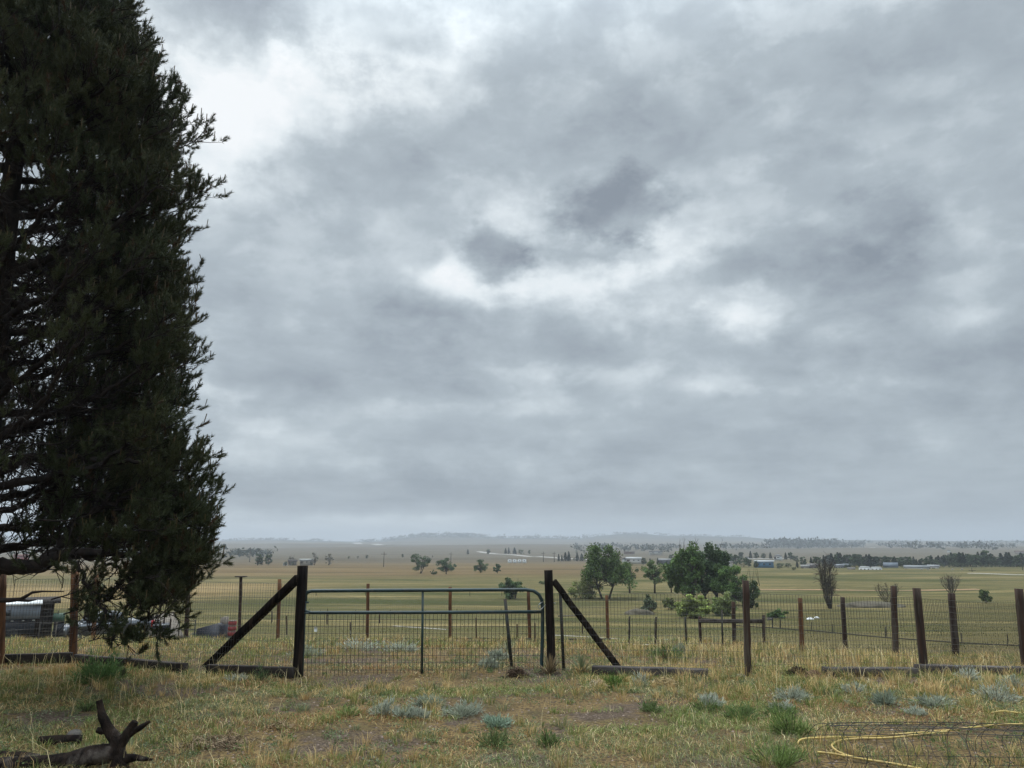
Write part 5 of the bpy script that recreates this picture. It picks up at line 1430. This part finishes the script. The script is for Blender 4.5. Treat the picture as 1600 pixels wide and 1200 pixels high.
m.add([[a_[0] - .02, -w2 * .88, a_[1] + .02], [a_[0] - .02, w2 * .88, a_[1] + .02], [b_[0] - .02, w2 * .72, b_[1] + .02], [b_[0] - .02, -w2 * .72, b_[1] + .02]], [[0, 1, 2, 3]]); obj('windscreen', m, MAT['glass'], truck, local=True)
for x in (-1.98, 1.80):
    for sy in (-1, 1):
        m = MB(); cyl_y(m, (x * S, sy * w2 * .86, .42 * S), .42 * S, .26 * S); t_ = obj('wheel', m, MAT['rubber'], truck, local=True)
        m = MB(); cyl_y(m, (x * S, sy * w2 * .87, .42 * S), .25 * S, .28 * S, 16); obj('rim', m, MAT['chrome'], t_, local=True)
for sy in (-1, 1):
    m = MB(); m.box((-2.93 * S, sy * .72 * S, .92 * S), (.10, .38 * S, .20 * S)); m.box((-2.80 * S, sy * (w2 + .004), .94 * S), (.30 * S, .02, .15 * S)); obj('headlight', m, MAT['clear_lens'], truck, local=True)
    m = MB(); m.box((2.93 * S, sy * .90 * S, 1.02 * S), (.08, .16 * S, .46 * S)); m.box((2.86 * S, sy * (w2 + .004), 1.02 * S), (.14 * S, .02, .44 * S)); obj('tail_light', m, MAT['red_lens'], truck, local=True)
    m = MB(); m.box((-.98 * S, sy * 1.12 * S, 1.32 * S), (.12 * S, .22 * S, .20 * S)); obj('mirror', m, MAT['trailer_dark'], truck, local=True)
m = MB(); m.box((-3.0 * S, 0, .58 * S), (.16, 1.86 * S, .24 * S)); obj('bumper', m, MAT['chrome'], truck, local=True)
m = MB(); m.box((3.0 * S, 0, .60 * S), (.16, 1.80 * S, .20 * S)); obj('bumper', m, MAT['chrome'], truck, local=True)
m = MB(); m.box((-2.97 * S, 0, .86 * S), (.06, 1.05 * S, .26 * S)); obj('grille', m, MAT['trailer_dark'], truck, local=True)
for x in (-.34, .38):
    m = MB(); m.box((x * S, -w2 - .012, 1.16 * S), (.20 * S, .03, .035 * S)); obj('door_handle', m, MAT['chrome'], truck, local=True)
for x in (-1.30, -.26, .46):
    m = MB(); m.box((x * S, -w2 - .002, .88 * S), (.014, .01, .66 * S)); obj('door_seam', m, MAT['trailer_dark'], truck, local=True)

def lbox(name, px0, px1, pyb, pyt, Y, dep, material, t, round_top=0.0, dz0=None):
    """box part seen between pixel columns and rows at distance Y, dep metres deep"""
    m = MB(); a, b = at(px0, (pyb + pyt) / 2, Y), at(px1, (pyb + pyt) / 2, Y)
    z0, z1 = at((px0 + px1) / 2, pyb, Y)[2], at((px0 + px1) / 2, pyt, Y)[2]
    m.box(((a[0] + b[0]) / 2, Y + dep / 2, (z0 + z1) / 2), (b[0] - a[0], dep, z1 - z0))
    return obj(name, m, material, t)
def face(t, px):
    az_ = math.atan((px - 800) / FPX / 1.03); t.rotation_euler = (0, 0, -az_); t.scale = (math.cos(az_), 1, 1)
tr = thing('cargo_trailer', on(63, 37.5), 'grey box trailer with a white roof and small dark window, standing left of the shed', 'trailer')
lbox('body', -60, 63, 966, 944.5, 37.5, 2.3, MAT['trailer_grey'], tr)
lbox('roof', -62, 64.5, 944.4, 941.8, 37.4, 2.5, MAT['white_paint'], tr)
lbox('lower_body', -58, 56, 989, 966.1, 37.6, 2.1, MAT['trailer_dark'], tr)
lbox('window', 5, 17, 960, 951, 37.46, .05, MAT['glass'], tr)
lbox('window', -40, -24, 960, 951, 37.46, .05, MAT['glass'], tr)
for k in range(5): lbox('clearance_light', -14 + 16.5 * k, -10 + 16.5 * k, 969.2, 967.6, 37.56, .05, MAT['clear_lens'], tr)
for px in (-20, 20):
    m = MB(); c = at(px, 991, 37.6); cyl_y(m, (c[0], c[1] + .05, c[2]), .36, .22); obj('wheel', m, MAT['rubber'], tr)
face(tr, 63)
shed = thing('wooden_shed', on(84, 41), 'dark board shed with a flat overhanging roof behind the grey trailer', 'shed')
lbox('wall', -40, 82.5, 996, 943, 41, 3.2, MAT['shed_board'], shed)
lbox('roof', -46, 86.5, 942.9, 939, 40.5, 4.2, MAT['dark_timber'], shed)
lbox('door', 66, 78, 993, 952, 40.95, .06, MAT['dark_timber'], shed)
face(shed, 84)
bn = thing('green_bin', on(101, 40.3), 'dull green metal bin on a dark stand between shed and pickup', 'bin')
lbox('tank', 83, 101.5, 971, 959.5, 40.3, 1.0, MAT['green_bin'], bn); lbox('stand', 84, 100.5, 994, 971.1, 40.35, .9, MAT['trailer_dark'], bn)
for px in (88, 95.5): lbox('vent_pipe', px, px + 1.3, 959.5, 953, 40.6, .04, MAT['tpost'], bn)
face(bn, 100)
ut = thing('utility_trailer', on(262, 41.5), 'small black utility trailer hitched close behind the silver pickup', 'trailer')
lbox('bed', 238, 264, 986, 977, 41.5, 1.6, MAT['tarp'], ut); lbox('rail', 238, 264, 976.9, 975.6, 41.45, .06, MAT['galv'], ut)
lbox('upright', 246, 247, 993, 969, 41.4, .05, MAT['galv'], ut)
face(ut, 262)
for px, py in ((243, 964), (253, 957), (263, 967)):
    P = on(px, 42.5); m = MB(); post_shape(m, P, [P[0], P[1], ztop(py, P)], .10)
    tag(obj('old_post', m, MAT['old_post']), {243: 'short dark post left of the pair behind the utility trailer', 253: 'taller dark post in the middle behind the utility trailer', 263: 'stout dark post right of the utility trailer'}[px], 'post')
# pale heap of boards
P = on(256, 48); m = MB(); mp = depth(P) / FPX; zb = P[2]
hx = [(-17, 0), (-15, .25), (-7, .85), (-5, .9), (13, .12), (15, 0)]
H_ = ztop(954, P) - zb
m.prism([(P[0] + x * mp, zb + k * H_) for x, k in hx], 46.5, 49.5)
tag(obj('board_heap', m, MAT['pale_boards']), 'pale sloping heap of boards behind the small black trailer', 'heap')
# black tarp cover
P0, P1 = on(304, 33), on(343, 33); m = MB(); za = ztop(981, P0); zb_ = ztop(975.5, P1); zg = min(P0[2], P1[2]) - .05
V = [[P0[0], 33, zg], [P0[0], 33, za - .05], [P0[0] + .15, 33.1, za], [P1[0] - .2, 33.1, zb_ + .03], [P1[0], 33, zb_ - .10], [P1[0] + .03, 33, zg]]
V2 = [[x, y + 1.2, z] for x, y, z in V]
m.add(V + V2, [list(range(6)), [6 + i for i in range(6)][::-1]] + [[(i + 1) % 6, i, 6 + i, 6 + (i + 1) % 6] for i in range(6)])
tag(obj('covered_stack', m, MAT['tarp']), 'low stack covered by a black tarp, right of the lone rear post', 'covered stack')
# red barrels on a pale rack
rk = thing('barrel_rack', on(360, 33), 'dull red barrel stack with pale bands beside the board topped post', 'barrels')
for k in range(3):
    P = on(360, 33); z0, z1 = at(360, 993 - 8 * k, 33)[2], at(360, 985.3 - 8 * k, 33)[2]
    m = MB(); m.tube([[P[0], 33, z0], [P[0], 33, z0 + .02], [P[0], 33, (z0 + z1) / 2], [P[0], 33, z1 - .03]], [.15, .165, .175, .16], 14); b = obj('barrel', m, MAT['red_barrel'], rk, smooth=False)
    m = MB(); m.tube([[P[0], 33, z1 - .03], [P[0], 33, z1]], [.166, .166], 14); obj('rim_band', m, MAT['pale_boards'], b)
hd = thing('hay_feeder', on(347, 33.5), 'pale weathered upright feeder standing between tarp and red barrels', 'feeder')
lbox('panel', 344, 350.5, 985, 965, 33.5, .5, MAT['pale_boards'], hd); lbox('leg', 345, 346.2, 997, 985, 33.6, .06, MAT['tpost'], hd); lbox('leg', 348.5, 349.7, 997, 985, 33.6, .06, MAT['tpost'], hd)

# ------------------------------------------------------------------ farm buildings, far off
WALLM = {}
def wm(c):
    k = tuple(c)
    if k not in WALLM: WALLM[k] = mat('painted_wall', k, tuple(x * .85 for x in k), .4, .8)
    return WALLM[k]
def building(name, px0, px1, pyb, pyt, Y, label, wall, roof, cat='house', dep=None, eave=.55, kind='gable', nwin=2, door=True, ridge_in=.0):
    z0, zt_ = at((px0 + px1) / 2, pyb, Y)[2], at((px0 + px1) / 2, pyt, Y)[2]
    x0, x1 = at(px0, pyb, Y)[0], at(px1, pyb, Y)[0]
    w = x1 - x0; h = zt_ - z0; dep = dep or max(4, min(w * .6, 9)); ze = z0 + h * eave
    t = thing(name, ((x0 + x1) / 2, Y + dep / 2, z0), label, cat)
    m = MB(); m.box(((x0 + x1) / 2, Y + dep / 2, (z0 + ze) / 2 - .5), (w, dep, ze - z0 + 1.0)); obj('wall', m, wm(wall), t)
    ov = .3; m = MB()
    if kind == 'gable':       # ridge along X
        r = ridge_in * w
        V = [[x0 - ov, Y - ov, ze], [x1 + ov, Y - ov, ze], [x1 + ov, Y + dep + ov, ze], [x0 - ov, Y + dep + ov, ze], [x0 - ov + r, Y + dep / 2, zt_], [x1 + ov - r, Y + dep / 2, zt_]]
        m.add(V, [[0, 1, 5, 4], [2, 3, 4, 5], [0, 4, 3], [1, 2, 5], [3, 2, 1, 0]])
    elif kind == 'front':     # gable end faces the viewer
        xm = (x0 + x1) / 2
        V = [[x0 - ov, Y - ov, ze], [x1 + ov, Y - ov, ze], [xm, Y - ov, zt_], [x0 - ov, Y + dep + ov, ze], [x1 + ov, Y + dep + ov, ze], [xm, Y + dep + ov, zt_]]
        m.add(V, [[0, 1, 2], [5, 4, 3], [1, 4, 5, 2], [3, 0, 2, 5], [0, 3, 4, 1]])
    else:                     # arched trailer roof
        k = 9; V = []
        for y in (Y - .05, Y + dep + .05):
            for i in range(k):
                f = i / (k - 1); V.append([x0 - .05 + (w + .1) * f, y, ze + (zt_ - ze) * (1 - (2 * f - 1) ** 6)])
        m.add(V, [list(range(k)), [k + i for i in range(k)][::-1]] + [[i + 1, i, k + i, k + i + 1] for i in range(k - 1)] + [[0, k - 1, 2 * k - 1, k]])
    obj('roof', m, wm(tuple(round(x * (.62 if roof[0] > .6 else .5), 3) for x in roof)), t)
    for i in range(nwin):
        cx = x0 + w * (i + .6) / (nwin + .2); hh = ze - z0
        m = MB(); m.box((cx, Y - .03, z0 + hh * .58), (min(1.5, w * .32 / nwin), .12, hh * .30)); obj('window', m, MAT['glass'], t)
    if door:
        m = MB(); m.box((x0 + w * .12, Y - .03, z0 + (ze - z0) * .40), (.95, .12, (ze - z0) * .78)); obj('door', m, wm((.10, .08, .07)), t)
    t.rotation_euler = (0, 0, -math.atan2((x0 + x1) / 2, Y))
    return t
WH, GY, BR, DG, BL = (.72, .73, .72), (.34, .36, .38), (.20, .14, .11), (.10, .11, .12), (.055, .14, .23)
building('house', 467, 487, 880.5, 873, 330, 'pale roofed low house beside bare trees, above the hinge gate post', (.30, .27, .22), (.50, .50, .47), nwin=3)
building('house', 449, 461, 880.5, 874.5, 330, 'small dark roofed cabin left of the pale roofed low house', (.22, .20, .17), (.12, .10, .09), nwin=1)
building('farm_truck', 441, 448, 881.5, 879, 325, 'tiny pale vehicle parked in front of the dark roofed cabin', (.5, .5, .47), (.4, .4, .38), cat='vehicle', eave=.5, kind='arch', nwin=1, door=False, dep=2.2)
building('red_barn', 19, 38, 874, 866.5, 380, 'faded red barn showing under the pine limb', (.22, .045, .040), (.20, .055, .05), cat='barn', nwin=0)
for i in range(4): building('stock_trailer', 793.5 + i * 7.6, 799.6 + i * 7.6, 877.6, 873.8, 390, ['white stock trailer, first of the row beyond the latch post from the hinge side', 'second white stock trailer from the hinge side in the row', 'third white stock trailer from the hinge side in the row', 'white stock trailer at the far right end of the row'][i], WH, WH, cat='trailer', eave=.8, kind='arch', nwin=1, door=False, dep=2.4)
building('house', 980, 1003, 877.5, 870.5, 330, 'white roofed farmhouse half behind the slim tree', (.55, .55, .54), (.62, .63, .63), nwin=3)
building('house', 973, 982, 876.5, 871.5, 335, 'small white gabled hut left of the white roofed farmhouse', WH, DG, kind='front', nwin=1, door=False)
building('shed', 976, 992, 864, 861.7, 640, 'long brown roofed shed on the rise above the farmhouse', BR, (.10, .075, .065), nwin=0, door=False)
building('shed', 1016, 1036, 864.5, 860.8, 640, 'long dark roofed barn on the rise left of the grove', (.45, .45, .44), (.13, .13, .14), cat='barn', nwin=2, door=False)
building('house', 1030, 1049, 878.5, 873, 330, 'dark house with a pale roof edge just left of the grove', DG, (.55, .56, .57), nwin=2)
building('house', 1137, 1147, 882, 877.5, 300, 'low pale cottage right behind the grove', (.55, .53, .48), (.30, .28, .26), nwin=1)
building('house', 1166, 1172, 873, 869.5, 420, 'white gable peeking from dark trees right of the grove', WH, GY, kind='front', nwin=1, door=False)
building('blue_building', 1183, 1211, 885.5, 875.5, 292, 'bright blue long building with a white roof edge', BL, (.62, .65, .68), cat='building', eave=.72, nwin=3)
building('house', 1212, 1224, 873, 866, 420, 'white gabled house up on the slope above the blue building', WH, (.50, .51, .52), kind='front', nwin=1)
building('shed', 1256, 1267, 890, 882.5, 285, 'pale tan shed at the left foot of the juniper', (.36, .33, .28), (.42, .41, .38), nwin=0)
building('barn', 1266, 1281, 890.5, 880.5, 288, 'brown barn with open bays left of the bare upright tree', (.14, .10, .085), (.26, .23, .21), cat='barn', nwin=2)
building('house', 1309, 1321, 889, 881.5, 290, 'grey two storey house right of the bare upright tree', (.30, .30, .30), (.32, .34, .36), nwin=3)
building('house', 1322, 1333, 887, 881, 295, 'low grey roofed house tucked under the windbreak', (.20, .20, .19), (.36, .40, .43), nwin=1)
building('loafing_shed', 1330, 1339, 892.5, 887, 268, 'small tan loafing shed with a dark opening', (.36, .31, .25), (.33, .30, .26), cat='shed', nwin=1, door=False)
building('white_trailer', 1346, 1363, 892.3, 885.2, 268, 'white arched roof trailer, left one of the pair end to end', WH, WH, cat='trailer', eave=.7, kind='arch', nwin=3, door=False, dep=3)
building('white_trailer', 1364.5, 1381, 892.3, 886, 268, 'white arched roof trailer, right one of the pair end to end', WH, WH, cat='trailer', eave=.7, kind='arch', nwin=3, door=False, dep=3)
building('barn', 1387, 1406, 891, 879, 292, 'blue grey steep roofed barn between white trailers and long house', (.20, .23, .26), (.20, .24, .29), cat='barn', kind='gable', eave=.35, nwin=1)
building('house', 1421, 1455, 892, 883.5, 280, 'long white ranch house in front of the dark windbreak', (.68, .68, .66), (.40, .42, .43), nwin=5)
building('house', 1456, 1471, 890, 882.5, 283, 'white wing with a taller roof at the right of the ranch house', (.68, .68, .66), (.48, .49, .50), nwin=1)
for px, w, lab in ((1443, 3, 'white car parked at the left of the ranch house cars'), (1453, 3.2, 'white van parked in the middle before the ranch house'), (1491, 2.6, 'pale truck parked beyond the ranch house wing'), (1506, 3, 'white trailer standing alone at the windbreak end')):
    building('parked_vehicle', px - w / 2, px + w / 2, 892.5, 889.2, 268, lab, WH, (.5, .5, .5), cat='vehicle', eave=.65, kind='arch', nwin=1, door=False, dep=2)
building('house', 1562, 1572, 879, 872, 330, 'white farmhouse in a gap of the windbreak near the right edge', WH, GY, kind='front', nwin=2)
building('shed', 1540, 1544, 877, 874.5, 330, 'tiny white shed left of the gap farmhouse', WH, WH, kind='front', nwin=0, door=False)
building('house', 1360, 1368, 857.5, 855.6, 1150, 'white far farmhouse on the hazy slope above the windbreak', WH, WH, nwin=0, door=False)
building('house', 646, 655, 855, 853.3, 1500, 'pale far shed on the hazy slope above the two elms', WH, WH, nwin=0, door=False)
building('house', 1482, 1487, 862.5, 859.5, 800, 'small white hut on the hazy slope over the ranch house', WH, GY, nwin=0, door=False, kind='front')
building('house', 1590, 1606, 863.5, 860.5, 700, 'brown roofed house on the rise at the right edge', (.35, .30, .27), (.24, .13, .10), nwin=1, door=False)

# ------------------------------------------------------------------ utility poles
def pole(px, pyb, pyt, Y, label, cross=True):
    P = on(px, Y); top_ = ztop(pyt, P)
    t = thing('utility_pole', P, label, 'utility pole', 'utility poles across the plain')
    r = .55 / FPX * depth(P)
    m = MB(); m.tube([[P[0], P[1], P[2] - .3], [P[0], P[1], top_]], [r, r * .75], 7); obj('pole', m, MAT['bark'], t)
    if cross:
        m = MB(); m.box((P[0], P[1] - r, top_ - .9), (2.2, .12, .14)); obj('crossarm', m, MAT['bark'], t)
for a in [(599.5, 877, 862, 300, 'utility pole left of the two elms'), (704.5, 872, 863, 420, 'utility pole above the dark round elm'), (1519, 896, 887, 240, 'dark utility pole beyond the windbreak end'), (1598, 893, 868, 260, 'utility pole at the right edge before the windbreak'), (849, 874, 862, 420, 'utility pole beyond the bend of the pale road'), (866, 874, 862, 420, 'utility pole left of the hazy pines'), (50, 875, 860, 300, 'utility pole beside the faded red barn'), (390, 873, 855, 400, 'thin pole among the trees left of the brace top'), (1068, 876, 862, 420, 'utility pole hidden in the grove edge')]:
    pole(*a)
# ------------------------------------------------------------------ trees of the windbreak and farmsteads (individuals, shared shapes)
def conifer_meshes(rs, H, Wd, col):
    tm, cm = MB(), MB()
    tm.tube([[0, 0, -.3], [0, 0, H * .9]], [H * .022, H * .004], 6)
    n = 760
    f = rs.rand(n) ** .75; z = H * (.07 + .93 * f)
    r = Wd / 2 * (1 - f) ** .8 * (1 + .25 * np.sin(f * 40)) * rs.rand(n) ** .45
    a = rs.uniform(0, 2 * PI, n)
    C = np.stack([np.cos(a) * r, np.sin(a) * r, z - .04 * H * r / Wd], -1)
    leaves(cm, C, H * .060, rs, np.array(col), .4)
    return tm, cm
protos = {}
def proto(kind, i):
    rs = np.random.RandomState(500 + i)
    if kind == 'pine': tm, cm = conifer_meshes(rs, 6, 3.0, (.020, .032, .020))
    elif kind == 'round': tm, cm = tree_meshes(rs, 6, 5.2, .9, nclump=20, nleaf=34, leaf=.30, col=(.034, .050, .024), base_w=.7)
    elif kind == 'tall': tm, cm = tree_meshes(rs, 6, 4.0, .9, stems=2, nclump=22, nleaf=30, leaf=.28, col=(.030, .046, .022), base_w=.6, lumpy=.4)
    elif kind == 'grey': tm, cm = tree_meshes(rs, 6, 5.0, .9, stems=3, nclump=14, nleaf=12, leaf=.24, col=(.060, .060, .045), base_w=.7, lumpy=.4, bare_sticks=6)
    else: tm, cm = tree_meshes(rs, 6, 9, .2, stems=3, nclump=18, nleaf=34, leaf=.30, col=(.036, .050, .026), base_w=.9)
    return tm, cm
first = {}
def far_tree(kind, i, px, pyb, pyt, Y, label, group, wscale=1.0):
    names = {'pine': 'pine_tree', 'round': 'broadleaf_tree', 'tall': 'broadleaf_tree', 'grey': 'bare_tree', 'low': 'bush'}
    P = on(px, Y); Hh = ztop(pyt, P) - P[2]
    zb = at(px, pyb, Y)[2]
    s = max(.5, Hh) / 6
    key = (kind, i % 3); r = np.random.RandomState(int(px * 10) % 9999)
    sc = (s * wscale * r.uniform(.85, 1.15), s * wscale, s)
    if key not in first:
        t = thing(names[kind], P, label, 'bush' if kind == 'low' else 'tree', group)
        tm, cm = proto(kind, i); obj('trunk', tm, MAT['bark'], t, local=True); obj('crown', cm, MAT['leaf'], t, tint=True, local=True)
        t.scale = sc; first[key] = t; return t
    return copy_thing(first[key], P, label, group, sc, r.uniform(0, 6))
# farmstead on the left
FG = 'farmstead trees above the hinge post'
for a in [('tall', 0, 403, 882, 866, 330, 'ragged dark tree at the left end of the farmstead row', 1.0), ('round', 0, 419, 883, 865, 330, 'dense dark green tree left of the cabin', .8), ('pine', 0, 408, 882, 868, 335, 'narrow dark conifer wedged among the farmstead trees', .9), ('grey', 0, 455, 880, 868, 345, 'bare tree rising behind the dark roofed cabin', 1.1), ('low', 0, 446, 883, 877, 325, 'round bush left of the cabin', .6), ('low', 1, 457, 885, 878, 322, 'dark bush under the cabin front', .5),
          ('grey', 1, 491, 882, 864, 330, 'bare forked tree right of the pale roofed house', .9), ('grey', 2, 513, 880, 865, 330, 'bare spreading tree at the right end of the farmstead', 1.0), ('low', 2, 486, 885, 879, 325, 'small bush below the bare forked tree', .5)]:
    far_tree(*a[:7], FG, a[7])
HG = 'small hazy trees on the far plain'
for a in [('low', 0, 545, 875, 869, 480, 'low hazy bush, leftmost on the tan plain', .7), ('grey', 0, 559, 875, 868, 480, 'hazy bare tree beside the low hazy bush', .9), ('round', 1, 573, 875, 867, 480, 'hazy round tree left of the utility pole', .8), ('round', 2, 629, 872, 865.5, 520, 'single hazy round tree left of the two elms', .9), ('grey', 1, 676, 871, 867, 520, 'faint bare bush between the two elms', .8),
          ('pine', 1, 731, 863, 858, 700, 'far pine on the rise above the third elm', 1.2), ('round', 0, 763, 863, 858, 700, 'round far tree at the start of the pale road', 1.0), ('pine', 2, 790, 862, 856.5, 700, 'far pine left of the trio above the road bend', 1.1), ('pine', 0, 795, 862, 855.5, 700, 'far pine in the middle of the trio above the road bend', 1.0), ('pine', 1, 804, 862, 855.5, 700, 'far spreading pine right of the trio above the road bend', 1.5), ('low', 1, 814, 862, 858, 700, 'low far bush right of the trio', .8), ('round', 1, 827, 862, 859, 700, 'tiny far tree over the pale road', .9),
          ('pine', 2, 873, 873, 866, 430, 'slim hazy pine, leftmost of the group by the latch post', .9), ('pine', 0, 878, 873, 867, 430, 'short hazy pine second in the group', .8), ('pine', 1, 883.5, 873, 863, 430, 'broad hazy pine in the middle of the group', 1.2), ('pine', 2, 889, 873, 862, 430, 'tallest hazy pine of the group', 1.0), ('pine', 0, 902, 872, 864, 430, 'broad hazy pine right of the gap in the group', 1.2), ('pine', 1, 909, 872, 865, 430, 'hazy pine nearest to the cottonwood', 1.2), ('low', 2, 897, 874, 871, 430, 'low hazy shrub in the gap of the pines', .4), ('low', 0, 901, 862, 859, 700, 'far dark tuft left of the flat roofed pair', .4), ('low', 1, 913, 862, 858.5, 700, 'far dark tuft right of the flat roofed pair', .4),
          ('low', 2, 1049, 872, 866, 420, 'dark bush behind the dark house near the grove', .7), ('pine', 0, 1016, 877, 872.5, 330, 'small dark conifer before the dark house', 1.0), ('pine', 1, 1028, 877, 871.5, 330, 'pointed dark conifer at the dark house', .9), ('round', 2, 1006, 877, 871, 335, 'small tree at the white roofed farmhouse', .9)]:
    far_tree(*a[:7], HG, a[7])
# trees among the buildings on the right
BG = 'trees among the houses right of the grove'
r = np.random.RandomState(77)
spots = [(1140, 876, 865, 330, 'tall', 'dark trees clump right behind the grove, first tree'), (1150, 876, 866, 330, 'round', 'round tree above the low pale cottage'), (1160, 882, 871, 305, 'low', 'dark wide bush right of the cottage'), (1170, 884, 873, 300, 'round', 'dark round tree left of the blue building'), (1181, 887, 876, 285, 'tall', 'ragged tree at the near corner of the blue building'), (1158, 868, 862, 470, 'round', 'hill tree left of the white gable'), (1173, 868, 861, 470, 'pine', 'pointed hill tree over the white gable'), (1182, 868, 862.5, 470, 'round', 'round hill tree above the blue building'), (1193, 870, 864, 470, 'round', 'tree behind the blue building roof'), (1204, 868, 863, 470, 'pine', 'dark pine left of the slope house'), (1228, 872, 863.5, 430, 'pine', 'pine right beside the slope house'), (1236, 873, 862.5, 430, 'tall', 'tall tree right of the slope house'), (1243, 878, 868, 400, 'round', 'tree below the slope house'), (1220, 885, 879, 290, 'low', 'bush row at the blue building end'), (1232, 886, 880, 290, 'low', 'second bush right of the blue building'), (1246, 886, 876, 290, 'pine', 'dark pine left of the tan shed'), (1256, 883, 870, 300, 'tall', 'taller dark tree above the tan shed'), (1268, 882, 871, 305, 'pine', 'pine above the brown barn'), (1277, 882, 869, 305, 'round', 'round dark tree above the brown barn'), (1240, 892, 886, 262, 'low', 'low dark bush before the tan shed'), (1217, 889, 885, 270, 'low', 'low bush at the pasture edge below the blue building'), (1288, 884, 868, 300, 'pine', 'dark pine just left of the juniper')]
for i, (px, b, t_, Y, k, lab) in enumerate(spots): far_tree(k, i, px, b, t_, Y, lab, BG, r.uniform(.9, 1.2))
WB = 'dark windbreak trees behind the white trailers and ranch house'
px = 1300.0; i = 0
while px < 1640:
    Y = r.uniform(296, 322)
    base = 889 if px < 1475 else 886.5
    top_ = 869.5 - 2.5 * math.sin(px * .021) - (3.5 if 1480 < px < 1545 else 0) + r.uniform(-4.5, 3.0)
    k = r.choice(['pine', 'pine', 'round', 'tall', 'pine'])
    nm = {'pine': 'dark conifer standing in the windbreak row on the right', 'round': 'round dark tree in the windbreak row on the right', 'tall': 'ragged dark tree in the windbreak row on the right'}[k]
    far_tree(k, i, px, base, top_, Y, nm, {'pine': WB + ' (conifers)', 'round': WB + ' (round)', 'tall': WB + ' (ragged)'}[k], r.uniform(1.0, 1.5)); i += 1
    px += r.uniform(3.2, 6.0)
# lower hedge that closes the windbreak foot
for q in range(46):
    px = 1300 + q * 7.3 + r.uniform(-2, 2)
    if 1340 < px < 1384 or 1416 < px < 1472: Y = 300
    else: Y = 294
    far_tree('low', q, px, 890, 880.5 + r.uniform(-2, 2.5), Y, 'low dark bush at the foot of the windbreak row', 'low bushes under the windbreak', .62)
# hazy woodland further up the slope : one mass, nobody could count it
rs = np.random.RandomState(91); wm_ = MB()
def wood(n, xa, xb, Ya, Yb, h, wfac=1.0):
    for _ in range(n):
        Y = rs.uniform(Ya, Yb); px = rs.uniform(xa, xb); P = on(px, Y)
        H = h * rs.uniform(.6, 1.3); k = 16
        g = rs.normal(size=(k, 3)) * [H * .36 * wfac, H * .3, H * .20] + [P[0], P[1], P[2] + H * .5]
        leaves(wm_, g, H * .26, rs, np.array([.030, .040, .026]), .3)
wood(110, 1205, 1300, 1250, 1600, 12, 1.6); wood(40, 1300, 1345, 1300, 1600, 8, 1.6); wood(26, 1120, 1200, 900, 1300, 8); wood(70, 1380, 1640, 900, 1500, 8, 1.4)
wood(150, 560, 930, 2700, 3200, 11, 1.6); wood(70, 640, 760, 2950, 3250, 12, 1.4); wood(60, 930, 1170, 2900, 3250, 9, 2); wood(60, 300, 520, 2700, 3200, 9, 2)
wood(70, 900, 1060, 800, 1300, 6, 1.3); wood(30, 330, 420, 520, 640, 6, 1.2); wood(80, 1240, 1640, 1500, 2300, 9, 1.8); wood(40, -100, 330, 420, 700, 7)
g = obj('far_woodland', wm_, MAT['leaf'], tint=True)
g['kind'] = 'stuff'; g['label'] = 'hazy scattered woodland on the far slopes and ridges'; g['category'] = 'woodland'
